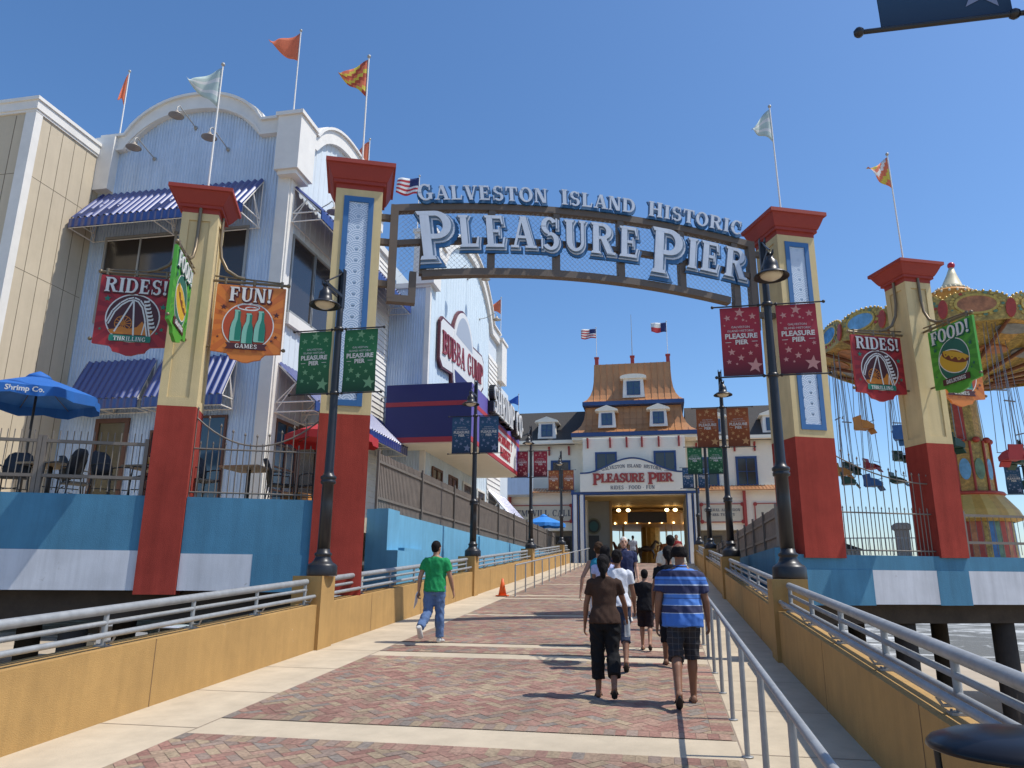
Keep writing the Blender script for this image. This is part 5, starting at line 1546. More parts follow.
for k in range(14):
    a = 2*pi*k/14+.1; r_ = 3.7 if k % 2 else 2.4; hx_, hy_ = c0[0]+r_*cos(a), c0[1]+r_*sin(a)
    m = MB(); horse(m, hx_, hy_, ZE+.3+.25*((k*7) % 3)/2, a+pi/2, .95)
    m.build('horse', mat(f'horse_{k%6}', hc[k % 6], .35, .1, 4), cr_)
    m = MB(); m.tube([(hx_,hy_,ZE+.3),(hx_,hy_,ZE+3.4)], .03, 6); m.build('pole', m_gold, cr_)

# ================================================================ swing ride on the right deck
SX, SY = 12.1, 33.0
sw = thing('swing_ride', 'ornate gold chair swing ride with scalloped painted canopy behind the right pylon', 'swing ride', (SX,SY,ZDR))
m_og = mat('ornate_gold', (.46,.27,.06), .5, .45, 9, .5, 14, var2=.3, scale2=3); m_og2 = mat('ornate_olive', (.34,.24,.06), .55, .45, 8, .4, 14, var2=.3, scale2=2)
m_sred_ = mat('ride_red', (.38,.05,.03), .5, .2, 6); m_scr = mat('ride_cream', (.64,.56,.36), .5, .1, 5); m_sor = mat('ride_orange', (.60,.25,.03), .5, .1, 5)
m_pic = [mat('pic_sea', (.05,.22,.42), .5, .45, 3, var2=.3, scale2=1.5), mat('pic_sky', (.16,.40,.62), .5, .35, 2.5), mat('pic_rust', (.42,.17,.07), .5, .45, 3), mat('pic_green', (.12,.22,.14), .5, .45, 3)]
def drum(name, prof, mats, n=14, a0=0.0, M=None, stripes=None):
    m = MB(M)
    k = len(prof)
    for i in range(k-1):
        for j in range(n):
            a, b_ = 2*pi*j/n+a0, 2*pi*(j+1)/n+a0
            (r0,z0),(r1,z1) = prof[i], prof[i+1]
            m.cur = j % len(mats)
            m.add([(r0*cos(a),r0*sin(a),z0),(r0*cos(b_),r0*sin(b_),z0),(r1*cos(b_),r1*sin(b_),z1),(r1*cos(a),r1*sin(a),z1)], [(0,1,2,3)])
    return m.build(name, mats, sw)
TB = Matrix.Translation((SX,SY,0))
m_sblue = mat('ride_blue', (.05,.16,.36), .5, .2, 6)
drum('skirt', [(1.5,ZDR),(1.45,4.15)], [m_sred_, m_og2, m_sblue, m_pic[3], m_sred_, m_pic[2]], 42, M=TB)
drum('skirt_roof', [(1.5,4.15),(1.85,4.25),(1.7,4.6),(1.3,5.15),(1.25,5.3),(1.05,5.32)], [mat('ride_ochre', (.50,.31,.07), .5, .15, 5), mat('ride_yellow', (.56,.39,.11), .5, .1, 5)], 28, M=TB)
m = MB(TB); m.lathe([(1.30,5.18),(1.36,5.24),(1.30,5.32)], n=28); m.build('red_rim', m_sred_, sw)
drum('column', [(1.05,5.3),(1.03,7.3)], [m_og, m_og2], 12, M=TB)
m = MB(TB)
for k in range(12):
    a = 2*pi*(k+.5)/12; M = frame((1.03*cos(a)*.98,1.03*sin(a)*.98,6.2), (-sin(a),cos(a),0), (0,0,1))
    m.cur = k % 2; m.prism([(.2*cos(2*pi*i/14), .42*sin(2*pi*i/14)) for i in range(14)], -.02, .02, M=M)
m.build('column_pictures', [m_pic[1], m_pic[3]], sw)
m = MB(TB)
for k in range(12):
    a = 2*pi*k/12; m.tube([(1.06*cos(a),1.06*sin(a),5.3),(1.06*cos(a),1.06*sin(a),7.3)], .05, 6)
    M = Matrix.Translation((1.05*cos(a+.26),1.05*sin(a+.26),7.35)); m.ell((0,0,0), (.15,.15,.12), M=M, nu=5, nv=8)
m.build('column_trim', m_sred_, sw)
drum('upper_column', [(.88,7.3),(.84,9.3),(1.25,9.9),(1.9,10.4)], [m_og2, m_og, m_og2, m_sred_], 16, M=TB)
# tilted crown
TL = Matrix.Translation((SX,SY,7.4)) @ Matrix.Rotation(radians(5.3),4,'Y') @ Matrix.Translation((0,0,-7.4))
RC = 5.3; NPN = 16
drum('canopy_underside', [(1.2,10.0),(2.4,10.35),(3.8,10.75),(RC-.02,11.05)], [m_og, m_og2], 32, M=TL)
m = MB(TL)
for k in range(16):
    a = 2*pi*k/16+.1
    for q, (r, z, s_) in enumerate(((3.0,10.50,.42),(4.35,10.88,.5))):
        M = frame((r*cos(a),r*sin(a),z), (-sin(a),cos(a),0), (cos(a)*.97,sin(a)*.97,.24))
        m.cur = (k+q) % 3; m.prism([(s_*1.2*cos(2*pi*i/14), s_*.7*sin(2*pi*i/14)) for i in range(14)], -.05, -.01, M=M); m.prism([(s_*1.2*cos(2*pi*i/14), s_*.7*sin(2*pi*i/14)) for i in range(14)], .01, .05, M=M)
m.build('underside_pictures', [m_pic[2], mat('pic_grey', (.22,.24,.25), .5, .3, 3), m_pic[2]], sw)
m = MB(TL)
for k in range(16):
    a = 2*pi*k/16; m.tube([(1.3*cos(a),1.3*sin(a),9.95),(RC*cos(a),RC*sin(a),10.98)], .07, 6)
m.build('canopy_beams', mat('beam_brown', (.17,.06,.025), .55, .2, 5), sw)
m = MB(TL)
for k in range(16):
    a = 2*pi*k/16
    for i in range(14):
        r = 1.6+.25*i; m.ell((r*cos(a)*1.0,r*sin(a),9.92+.275*(r-1.3)-.02), (.035,.035,.035), nu=3, nv=5)
m.build('rib_bulbs', m_scr, sw)
# scalloped fascia panels, each with its painted oval, red drops between
for k in range(NPN):
    a0_ = 2*pi*k/NPN; a1_ = 2*pi*(k+1)/NPN; am = (a0_+a1_)/2
    ch = 2*RC*sin(pi/NPN); rr_ = RC*cos(pi/NPN)
    M = TL @ frame((rr_*cos(am),rr_*sin(am),10.95), (-sin(am),cos(am),0), (0,0,1))
    top_ = [(ch/2*cos(pi*i/14), .50+.50*sin(pi*i/14)**.7) for i in range(15)]
    m = MB(M); m.prism([(-ch/2,-.06),(0,-.14),(ch/2,-.06)]+top_, -.04, .04); pn = m.build('fascia_panel', m_og2, sw)
    m = MB(M); m.prism([(.62*cos(2*pi*i/22), .50+.31*sin(2*pi*i/22)) for i in range(22)], .04, .075); m.build('oval_picture', m_pic[(0,1,0,2)[k % 4]], pn)
    m = MB(M); r3 = random.Random(k)
    for i in range(26):                                # painted scrollwork round the picture
        a = 2*pi*i/26; rr4 = 1.0+r3.uniform(.05,.22); x, z = .72*rr4*cos(a), .50+.40*rr4*sin(a)
        if z < -.02 or abs(x) > ch/2-.06: continue
        m.cur = r3.choice((0,0,1,2)); s4 = r3.uniform(.04,.085)
        m.prism([(x+s4*cos(2*pi*j/7),z+s4*.8*sin(2*pi*j/7)) for j in range(7)], .03, .05+.0007*i)
    m.build('scrollwork', [mat('ride_gold', (.55,.37,.08), .4, .3, 10, metal=.3), m_sred_, m_pic[3]], pn)
    m = MB(M)
    for q in arc(0,.50,(.71,.39),(.62,.31),0,360,22): m.prism(q, .04, .085)
    for i in range(0,15): x, z = top_[i]; m.ell((x,z+.03,0), (.055,.055,.055), nu=4, nv=6)
    m.build('gold_edge', mat('ride_gold', (.48,.33,.07), .4, .3, 10, metal=.3), pn)
    m = MB(M); m.prism([(ch/2+.16*cos(2*pi*i/12), .32+.36*sin(2*pi*i/12)) for i in range(12)], .03, .09); m.build('red_drop', m_sred_, pn)
drum('dome', [(3.6,11.5),(2.0,12.2),(1.15,12.7),(.92,13.35)], [m_white, m_sblue], 16, M=TL)
m = MB(TL); m.lathe([(.92,13.3),(1.0,13.4),(.96,13.62),(1.02,13.72),(.8,13.86),(.62,13.95)], n=28); m.build('crown_ring', m_sor, sw)
m = MB(TL)
for k in range(22): a = 2*pi*k/22; m.ell((1.02*cos(a),1.02*sin(a),13.68), (.05,.05,.07), nu=4, nv=6); m.ell((.62*cos(a),.62*sin(a),13.97), (.06,.06,.08), nu=4, nv=6)
m.build('crown_beads', m_scr, sw)
m = MB(TL); m.lathe([(.62,13.9),(.40,14.2),(.2,14.7),(.09,15.05)], n=20); m.build('spire', m_scr, sw)
m = MB(TL); m.ell((0,0,15.15), (.15,.15,.15)); m.build('red_ball', mat('ball_red', (.45,.01,.03), .3, 0), sw)
# chairs
m_ch = mat('swing_chain', (.22,.23,.25), .5, .1, 5, metal=.5)
scol = [mat('seat_orange', (.50,.20,.03), .5, .1, 6), mat('seat_green', (.012,.05,.03), .45, .1, 6), mat('seat_blue', (.02,.11,.32), .5, .1, 6), mat('seat_red', (.36,.025,.03), .5, .1, 6)]
def swing(a, r, ln, mt):
    p = TL @ Vector((r*cos(a), r*sin(a), 10.02+.25*(r-1.2)))
    b_ = Vector((p.x, p.y, p.z-ln)); rot = Matrix.Translation(b_) @ Matrix.Rotation(a+pi/2+.5*sin(a*7),4,'Z') @ Matrix.Scale(1.05,4)
    m = MB(rot)
    m.prism_yz([(-.24,.0),(.22,.02),(.25,.06),(-.2,.05),(-.27,.5),(-.31,.49)], -.25, .25)      # bent seat shell
    for sx in (-.28,.25): m.prism_yz([(-.28,.04),(.2,.0),(.22,.14),(-.02,.28),(-.26,.32)], sx, sx+.03)
    m.prism_yz([(.22,.0),(.34,-.16),(.37,-.15),(.25,.05)], -.18, .18)
    s_ = m.build('swing_seat', mt, sw)
    m = MB()
    pt_ = [p + (rot.to_3x3() @ Vector((x*.55,y*.4,0))) for x, y in ((-.28,.2),(.28,.2),(-.28,-.22),(.28,-.22))]
    bt_ = [rot @ Vector((x,y,.3)) for x, y in ((-.28,.2),(.28,.2),(-.28,-.22),(.28,-.22))]
    for u, v in zip(pt_, bt_): m.tube([u,v], .013, 4, cap=False)
    m.tube([rot @ Vector((-.28,.22,.3)), rot @ Vector((.28,.22,.3))], .015, 5)
    hd = p + Vector((0,0,-ln*.5)); m.tube([hd + rot.to_3x3() @ Vector((-.24,0,0)), hd + rot.to_3x3() @ Vector((.24,0,0))], .03, 5)
    m.build('chains', m_ch, s_)
for k in range(18): swing(2*pi*k/18+.07, 4.75, (3.6,5.0,4.2,5.6,4.6)[k*2 % 5], scol[(1,0,1,0,2,1,3)[k % 7]])
for k in range(7): swing(2*pi*k/7+.3, 3.6, (5.2,6.2,4.6)[k % 3], scol[(2,0,1)[k % 3]])
# things on the right deck behind
o = copy_tree(lampP, (15.4,35.5,ZDR), label='black lamp post with blue banners on the right deck beyond the swing ride'); o['group'] = 'lamp posts lining the walkway'
for s_ in (-1,1):
    b_ = BAN['blue'].copy(); COL.objects.link(b_); b_.location = (15.4+s_*(.13+BW/2), 35.5, ZDR+3.16)
    tag(b_, f'blue starry banner {"left" if s_ < 0 else "right"} of the post beyond the swing ride', 'banner', 'banners on the lamp posts')
m = MB(); m.sqlathe([(.22,ZDR),(.22,3.9),(.28,3.95),(.28,4.12),(.2,4.2)], 9.55, 33.0); tag(m.build('stone_post', mat('stone_grey', (.33,.30,.27), .9, .12, 4)), 'grey stone post with square cap behind the sagging iron fence', 'post')
m = MB(); m.box(7.2,8.4,35.0,36.2,ZDR,3.25); m.cur = 1; m.prism_xz([(7.1,3.25),(8.5,3.25),(7.8,3.5)], 34.9, 36.3)
tag(m.build('kiosk', [mat('kiosk_beige', (.5,.42,.33), .8, .1, 2), m_shing]), 'low beige kiosk far behind the sagging iron fence', 'kiosk')
rf = MB(GW)
o = copy_tree([x for x in COL.objects if x.name.startswith('slatted_fence')][0]) if False else None
t = thing('picket_railing', 'grey pipe railing far behind between the right pylons', 'railing', (6.6,30,ZDR), 0, 'taupe picket railings at the deck edges')
m = MB(); [m.box(2.9,9.4,30-.02,30+.02,z-.02,z+.02) for z in (3.45,2.7)]; m.build('rail', m_steel, t)
m = MB(); [m.tube([(2.9+.2*k,30,ZDR),(2.9+.2*k,30,3.44)], .012, 4) for k in range(33)]; m.build('pickets', m_steel, t)

# ================================================================ people
def remesh(mb, vox, smooth=2, name='body'):
    me = mb.mesh('tmp'); o = bpy.data.objects.new('tmp', me)
    r = o.modifiers.new('r', 'REMESH'); r.mode = 'VOXEL'; r.voxel_size = vox; r.use_smooth_shade = True
    if smooth:
        s = o.modifiers.new('s', 'SMOOTH'); s.factor = .5; s.iterations = smooth
    out = evaluated(o); out.name = name
    bpy.data.objects.remove(o); bpy.data.meshes.remove(me)
    for p in out.polygons: p.use_smooth = True
    return out
def wrinkle(me, amp, freq, seed=0, stretch=(1,1,.45)):
    """cloth folds: push the surface in and out along its normals"""
    n = len(me.vertices); co = [0.0]*(3*n); no = [0.0]*(3*n)
    me.vertices.foreach_get('co', co); me.vertices.foreach_get('normal', no)
    for i in range(0, 3*n, 3):
        x, y, z = co[i]*freq*stretch[0]+seed, co[i+1]*freq*stretch[1], co[i+2]*freq*stretch[2]
        d = (1-abs(noise.noise((x+z*.8,y,z))*2))*.6 - .3 + .45*noise.noise((x*2.3,y*2.3,z*2.6))
        d *= amp
        co[i] += no[i]*d; co[i+1] += no[i+1]*d; co[i+2] += no[i+2]*d
    me.vertices.foreach_set('co', co); me.update()
def obj_from(me, name, mats, parent):
    for m in mats: me.materials.append(m)
    o = bpy.data.objects.new(name, me); COL.objects.link(o); o.parent = parent
    return o
def mb_mesh_obj(mb, name, mats, parent):
    me = mb.mesh(name)
    return obj_from(me, name, mats, parent)
def ellring(cx, cy, z, rx, ry, n=18, sq=2.3):
    P = []
    for i in range(n):
        t = 2*pi*i/n; c, s = cos(t), sin(t)
        P.append((cx+rx*math.copysign(abs(c)**(2/sq), c), cy+ry*math.copysign(abs(s)**(2/sq), s), z))
    return P
SKIN = {'brown': (.22,.105,.06), 'tan': (.36,.19,.12), 'pale': (.50,.29,.20)}
m_eye = mat('eye', (.02,.015,.012), .3, 0); m_lip = mat('lip', (.30,.10,.08), .5, 0)
def person(label, x, y, face, h, skin, pose, top, bottom, hair, shoes, female=False, girth=1.0, vox=.010, group='people walking on the ramp', z=None):
    """local frame: facing +Y, feet at the origin, right hand at +X; face = heading in degrees from +Y"""
    zg = rz(y)+.009 if z is None else z
    t = thing('person', label, 'person', (x,y,zg), -radians(face), group)
    k = h/1.75
    g_ = girth
    sk = mat('skin_'+skin, SKIN[skin], .55, .06, 12, spec=.35)
    sh_w = (.165 if female else .19)*(.9+.1*g_)
    hipw = .095 if female else .088
    # --- legs (forward kinematics in the sagittal plane)
    TH, SHK, HIPZ = .43, .42, .93
    legs = {}
    for s, nm in ((-1,'l'),(1,'r')):
        hp, kn, ft = pose.get(nm+'_hip',0), pose.get(nm+'_knee',5), pose.get(nm+'_foot',0)
        a = radians(hp); b = radians(hp-kn)
        H_ = Vector((s*hipw, 0, HIPZ)); K_ = H_+Vector((s*.004,sin(a),-cos(a)))*TH; A_ = K_+Vector((s*.0,sin(b),-cos(b)))*SHK
        fp = radians(ft)
        legs[nm] = (H_, K_, A_, fp)
    low = min(min((L_[2]+Vector((0,.16*cos(L_[3])+.07*sin(L_[3])*0, -.16*sin(L_[3])-.075*cos(L_[3])))).z, (L_[2]+Vector((0,0,-.075*cos(L_[3])))).z) for L_ in legs.values())
    dz = Vector((0,0,-low))
    lean = radians(pose.get('lean', 2))
    def up(p):                          # lean the upper body about the hips
        p = Vector(p); q = p-Vector((0,0,HIPZ))
        return Vector((q.x, q.y*cos(lean)+q.z*sin(lean), q.z*cos(lean)-q.y*sin(lean)+HIPZ))+dz
    def fin(mb):
        mb.v = [Vector(p)*k for p in mb.v]; return mb
    if female:
        TS = [(.84,.150,.115,-.012),(.93,.172,.122,-.012),(1.0,.160,.112,-.004),(1.10,.132,.095,0),(1.20,.140,.10,.006),(1.30,.158,.108,.008),(1.38,.158,.092,0),(1.43,.125,.075,-.006),(1.475,.062,.06,-.008)]
    else:
        TS = [(.84,.152,.115,-.006),(.93,.160,.118,-.006),(1.02,.158,.112,0),(1.12,.158,.108,.004),(1.24,.172,.113,.006),(1.34,.186,.112,0),(1.41,.175,.095,-.006),(1.45,.13,.08,-.01),(1.485,.07,.066,-.01)]
    def gz_(zv): return 1+(g_-1)*max(0,1-max(0,zv-1.05)/.45)
    def torso(mb, grow_, z0=0, z1=9):
        R_ = [[tuple(up(p)) for p in ellring(0, cy, zz, rx*gz_(zz)+grow_, ry*gz_(zz)**1.4+grow_)] for zz, rx, ry, cy in TS if z0 <= zz <= z1]
        mb.loft(R_)
    def leg(mb, nm, grow_, upto=1.0, fl=0.0):
        H_, K_, A_, fp = [v+dz if isinstance(v, Vector) else v for v in legs[nm]]
        gg = .9+.1*g_*1.0
        P = [(H_+Vector((0,0,.05)),.088*gg),(H_.lerp(K_,.35),.082*gg),(H_.lerp(K_,.75),.063*gg),(K_,.056),(K_.lerp(A_,.28)+Vector((0,-.012,0)),.056),(K_.lerp(A_,.6),.044),(A_,.035)]
        par = [0,.17,.36,.5,.64,.8,1.0]
        pts = [(p,r) for (p,r),q in zip(P,par) if q <= upto+1e-6]
        nxt = [(p,r,q) for (p,r),q in zip(P,par) if q > upto+1e-6]
        if nxt and pts:
            i = len(pts)-1; f_ = (upto-par[i])/(par[i+1]-par[i]); pts.append((pts[-1][0].lerp(nxt[0][0],f_), pts[-1][1]*(1-f_)+nxt[0][1]*f_))
        n = len(pts)
        mb.tube([p for p, r in pts], [r+grow_+fl*(i/(n-1))**2 for i,(p,r) in enumerate(pts)], 14)
    def foot(mb, nm, grow_, toe=.17, hgt=.034):
        H_, K_, A_, fp = legs[nm]; A_ = A_+dz
        M = Matrix.Translation(A_) @ Matrix.Rotation(-fp,4,'X')
        R_ = []
        for yy, w_, zt, zb in ((-.065,.022,-.03,-.06),(-.055,.034,.0,-.073),(-.01,.036,.02,-.075),(.05,.038,-.008,-.075),(.11,.045,-.030,-.075),(.15,.043,-.042,-.075),(.178,.028,-.05,-.072)):
            zc, rz_ = (zt+zb)/2, (zt-zb)/2+grow_
            R_.append([tuple(M @ Vector(((w_+grow_)*cos(2*pi*i/12), yy, zc+rz_*sin(2*pi*i/12)))) for i in range(12)])
        mb.loft(R_)
    arms = {}
    for s, nm in ((-1,'l'),(1,'r')):
        sw_, el, out = radians(pose.get(nm+'_sh',0)), radians(pose.get(nm+'_elb',12)), radians(pose.get(nm+'_out',8))
        S_ = up((s*sh_w, -.005, 1.385))
        d1 = Vector((s*sin(out), sin(sw_)*cos(out), -cos(sw_)*cos(out)))
        E_ = S_+d1*.285
        o2 = out*pose.get(nm+'_in', .35)
        d2 = Vector((s*sin(o2), sin(sw_+el)*cos(o2), -cos(sw_+el)*cos(o2)))
        W_ = E_+d2*.245
        arms[nm] = (S_, E_, W_, d2, s)
    def arm(mb, nm, grow_, upto=1.0, fl=0.0):
        S_, E_, W_, d2, s = arms[nm]
        kf = .88 if female else 1.0
        P = [(S_+Vector((-s*.035,0,.02)),.05*kf),(S_,.056*kf),(S_.lerp(E_,.5),.047*kf),(E_,.040*kf),(E_.lerp(W_,.3),.041*kf),(E_.lerp(W_,.75),.031*kf),(W_,.026*kf)]
        par = [0,.05,.28,.5,.65,.87,1.0]
        pts = [(p,r) for (p,r),q in zip(P,par) if q <= upto+1e-6]
        if len(pts) < len(P):
            i = len(pts); f_ = (upto-par[i-1])/(par[i]-par[i-1]); pts.append((P[i-1][0].lerp(P[i][0],f_), P[i-1][1]*(1-f_)+P[i][1]*f_))
        n = len(pts)
        mb.tube([p for p, r in pts], [r*(.95+.05*g_)+grow_+fl*(i/(n-1)) for i,(p,r) in enumerate(pts)], 12)
    def hand(mb, nm):
        S_, E_, W_, d2, s = arms[nm]
        d = d2.normalized(); side = Vector((0,1,0)); side = (side-d*side.dot(d)).normalized()   # finger spread, thumb forward
        pal = d.cross(side).normalized()*(s)                                                 # back of the hand points outward
        curl = pose.get(nm+'_curl', 25)
        C_ = W_+d*.045
        R_ = []
        for q, wd, th in ((-.06,.026,.024),(-.02,.030,.02),(.02,.040,.017),(.055,.042,.015),(.072,.036,.012)):
            c = C_+d*(q-.005); R_.append([tuple(c+side*wd*cos(2*pi*i/12)+pal*th*sin(2*pi*i/12)) for i in range(12)])
        mb.loft(R_)
        for i, (off, ln) in enumerate(((.031,.068),(.0105,.078),(-.0105,.072),(-.031,.056))):
            b_ = C_+d*.06+side*off; a = radians(curl*.5); dd = d
            pts = [b_-d*.02, b_]
            for seg in range(3):
                ang = radians(curl)*(seg+.6)
                dd = (d*cos(ang)-pal*sin(ang)*s*s).normalized()
                pts.append(pts[-1]+dd*ln/3)
            mb.tube(pts, [.0095,.0095,.009,.0085,.007], 8)
        tb = C_+side*.03-d*.02
        mb.tube([tb-side*.012, tb+side*.018+d*.02-pal*.006, tb+side*.03+d*.05-pal*.012, tb+side*.03+d*.072-pal*.018], [.013,.012,.010,.0075], 8)
    # --- head
    ht, hn = radians(pose.get('turn',0)), radians(pose.get('nod',0))
    HC = up((0,.01,1.625)); MH = Matrix.Translation(HC) @ Matrix.Rotation(-ht,4,'Z') @ Matrix.Rotation(-hn,4,'X')
    def head(mb):
        mb.ell((0,-.008,.02), (.074,.094,.098), M=MH, nu=14, nv=18)
        mb.ell((0,.022,-.045), (.056,.066,.072), M=MH, nu=12, nv=16)
        mb.tube([MH @ Vector((0,.088,.012)), MH @ Vector((0,.106,-.028)), MH @ Vector((0,.088,-.036))], [.009,.014,.012], 8)
        for s in (-1,1):
            mb.ell((s*.075,-.008,-.008), (.012,.022,.032), M=MH, nu=8, nv=8)
            mb.ell((s*.032,.076,.035), (.024,.014,.008), M=MH, nu=6, nv=8)
        mb.ell((0,.086,-.062), (.026,.010,.007), M=MH, nu=6, nv=8); mb.ell((0,.078,-.098), (.022,.016,.014), M=MH, nu=6, nv=8)
        mb.tube([up((0,-.015,1.44)), up((0,-.012,1.50)), HC+Vector((0,-.012,-.03))], [.064,.054,.055] if not female else [.056,.046,.048], 12)
    mb = MB(); torso(mb, -.006)
    for nm in 'lr': leg(mb, nm, 0); foot(mb, nm, 0); arm(mb, nm, 0); hand(mb, nm)
    head(mb); me = remesh(fin(mb), vox*k, 2)
    MI = MH.inverted()
    for p in me.polygons:
        q = MI @ (Vector(p.center)/k)
        if q.y > .05 and abs(q.z-.012) < .009 and abs(abs(q.x)-.031) < .013: p.material_index = 1
        elif q.y > .06 and abs(q.z+.062) < .008 and abs(q.x) < .022: p.material_index = 2
    body = obj_from(me, 'body', [sk, m_eye, m_lip], t)
    # --- clothes
    tm, sl_, hem = top['mat'], top.get('sleeve',.28), top.get('hem',.86)
    mb = MB()
    TSx = [r for r in TS if r[0] >= .9]
    R_ = []
    for zz, rx, ry, cy in [(hem, TS[1][1]+.006, TS[1][2]+.006, TS[1][3])]+[r for r in TS if r[0] > hem+.03 and r[0] < 1.46]:
        ls = top.get('loose',.016)+(.010 if zz < 1.05 else 0); R_.append([tuple(up(p)) for p in ellring(0, cy, zz, rx*gz_(zz)+ls, ry*gz_(zz)**1.4+ls)])
    R_.append([tuple(up(p)) for p in ellring(0, -.008, 1.463, .085, .076)])
    mb.loft(R_)
    if sl_ > 0:
        for nm in 'lr': arm(mb, nm, .012, sl_, top.get('flare',.012))
    if top.get('collar'):
        mb.lathe([(.066,0),(.078,.03),(.07,.045)], (0,0,0), 16, M=Matrix.Translation(up((0,-.012,1.455))))
    me = remesh(fin(mb), .012*k, 2, 'shirt'); wrinkle(me, top.get('fold',.018)*k, 9, x*3, (1,1,.6))
    obj_from(me, 'shirt', [tm], t)
    bm_, ln, lo, fl = bottom['mat'], bottom.get('len',1.0), bottom.get('loose',.014), bottom.get('flare',0.0)
    mb = MB()
    R_ = [[tuple(up(p)) for p in ellring(0, cy, zz, rx*gz_(zz)+.007, ry*gz_(zz)**1.3+.007)] for zz, rx, ry, cy in ((.80,.12,.10,-.006),)+tuple(TS[:3])]
    mb.loft(R_)
    for nm in 'lr': leg(mb, nm, lo, ln, fl)
    me = remesh(fin(mb), .012*k, 2, 'trousers'); wrinkle(me, .020*k, 10, x*5+2, (1,1,.7))
    obj_from(me, bottom.get('name','trousers'), [bm_], t)
    for nm in 'lr':
        if shoes[0] == 'shoe':
            mb = MB(); foot(mb, nm, .009); me = remesh(fin(mb), .010*k, 1, 'shoe'); obj_from(me, 'shoe', [shoes[1]], t)
        else:
            H_, K_, A_, fp = legs[nm]; M = Matrix.Translation(A_+dz) @ Matrix.Rotation(-fp,4,'X')
            mb = MB(); ol = [(.036*cos(2*pi*i/16)*(1+.3*sin(2*pi*i/16)), .055+.135*sin(2*pi*i/16)) for i in range(16)]
            mb.prism(ol, -.092, -.072, M=M)
            mb.tube([M @ Vector((-.045,.07,-.07)), M @ Vector((-.03,.085,-.028)), M @ Vector((0,.12,-.024)), M @ Vector((.03,.085,-.028)), M @ Vector((.045,.07,-.07))], .009, 6)
            mb_mesh_obj(fin(mb), 'sandal', [shoes[1]], t)
    # --- hair / cap
    hm = mat('hair_'+hair.get('c','black'), {'black':(.012,.010,.010),'brown':(.05,.028,.016),'grey':(.25,.24,.22),'cap':(.62,.60,.55)}[hair.get('c','black')], .85, .3, 30, .5, 80, spec=.15)
    mb = MB(); st_ = hair['style']
    if st_ != 'none':
        if st_ == 'bald':
            for i in range(15):
                a = radians(-90+(-105+210*i/14)); mb.ell((.072*cos(a),-.012+.088*sin(a),.005), (.026,.026,.045), M=MH, nu=6, nv=8)
            for i in range(9):
                a = radians(-90+(-80+160*i/8)); mb.ell((.062*cos(a),-.012+.080*sin(a),.055), (.026,.026,.03), M=MH, nu=6, nv=8)
        else:
            mb.ell((0,-.024,.032), (.084,.096,.100), M=MH, nu=12, nv=16)
            mb.ell((0,-.046,-.02), (.072,.062,.07), M=MH, nu=10, nv=14)
            if st_ == 'bun': mb.ell((0,-.115,.03), (.048,.045,.05), M=MH, nu=8, nv=10); mb.ell((.02,-.10,.075), (.05,.04,.035), M=MH, nu=8, nv=10)
            if st_ == 'updo': mb.ell((0,-.10,.055), (.06,.05,.05), M=MH, nu=8, nv=10); mb.ell((.01,-.085,-.05), (.066,.045,.075), M=MH, nu=8, nv=10); mb.tube([MH @ Vector(p) for p in ((0,-.11,.04),(.01,-.13,-.04),(.015,-.125,-.13),(.02,-.10,-.19))], [.04,.045,.036,.014], 10)
            if st_ == 'pony': mb.tube([MH @ Vector(p) for p in ((0,-.10,.05),(0,-.15,.03),(0,-.155,-.06),(0,-.14,-.17))], [.03,.036,.034,.012], 10)
            if st_ == 'long':
                mb.loft([[tuple(MH @ Vector(p)) for p in ellring(0, yy, zz, rx, ry)] for zz, rx, ry, yy in ((.06,.080,.07,-.04),(-.03,.085,.07,-.045),(-.13,.10,.055,-.06),(-.24,.09,.035,-.085),(-.30,.05,.02,-.09))])
            if st_ == 'cap':
                mb.loft([[tuple(MH @ Vector(p)) for p in ellring(0, yy, zz, rx, .012)] for yy, rx, zz in ((.06,.07,.065),(.12,.062,.06),(.16,.035,.055))])
        me = remesh(fin(mb), .011*k, 1, 'hair'); wrinkle(me, .006*k, 28, x, (1,1,.4)); obj_from(me, 'cap' if st_ == 'cap' else 'hair', [hm], t)
    def world(p): return WM(t) @ (Vector(p)*k)
    t_hands = {nm: world(arms[nm][2]+arms[nm][3]*.09) for nm in 'lr'}
    return t, t_hands, k

def cloth(name, c, rough=.85): return mat(name, c, rough, .12, 14, .35, 220, spec=.2)
def plaid(name):
    m = bpy.data.materials.new(name); m.use_nodes = True
    N = m.node_tree.nodes; L = m.node_tree.links; b = N['Principled BSDF']; b.inputs['Roughness'].default_value = .85
    tc = N.new('ShaderNodeTexCoord'); sp = N.new('ShaderNodeSeparateXYZ'); L.new(tc.outputs['Object'], sp.inputs[0])
    fs = []
    for ax in (0,2):
        mu = N.new('ShaderNodeMath'); mu.operation = 'MULTIPLY'; mu.inputs[1].default_value = 16; L.new(sp.outputs[ax], mu.inputs[0])
        fr = N.new('ShaderNodeMath'); fr.operation = 'FRACT'; L.new(mu.outputs[0], fr.inputs[0])
        lt = N.new('ShaderNodeMath'); lt.operation = 'LESS_THAN'; lt.inputs[1].default_value = .07; L.new(fr.outputs[0], lt.inputs[0]); fs.append(lt)
    mx = N.new('ShaderNodeMath'); mx.operation = 'MAXIMUM'; L.new(fs[0].outputs[0], mx.inputs[0]); L.new(fs[1].outputs[0], mx.inputs[1])
    mc = N.new('ShaderNodeMix'); mc.data_type = 'RGBA'; mc.inputs['A'].default_value = (.018,.018,.024,1); mc.inputs['B'].default_value = (.075,.075,.08,1)
    L.new(mx.outputs[0], mc.inputs['Factor']); L.new(mc.outputs['Result'], b.inputs['Base Color'])
    return m
NB, MBl, LB, WH = (.022,.026,.075), (.045,.15,.48), (.07,.20,.56), (.45,.52,.62)
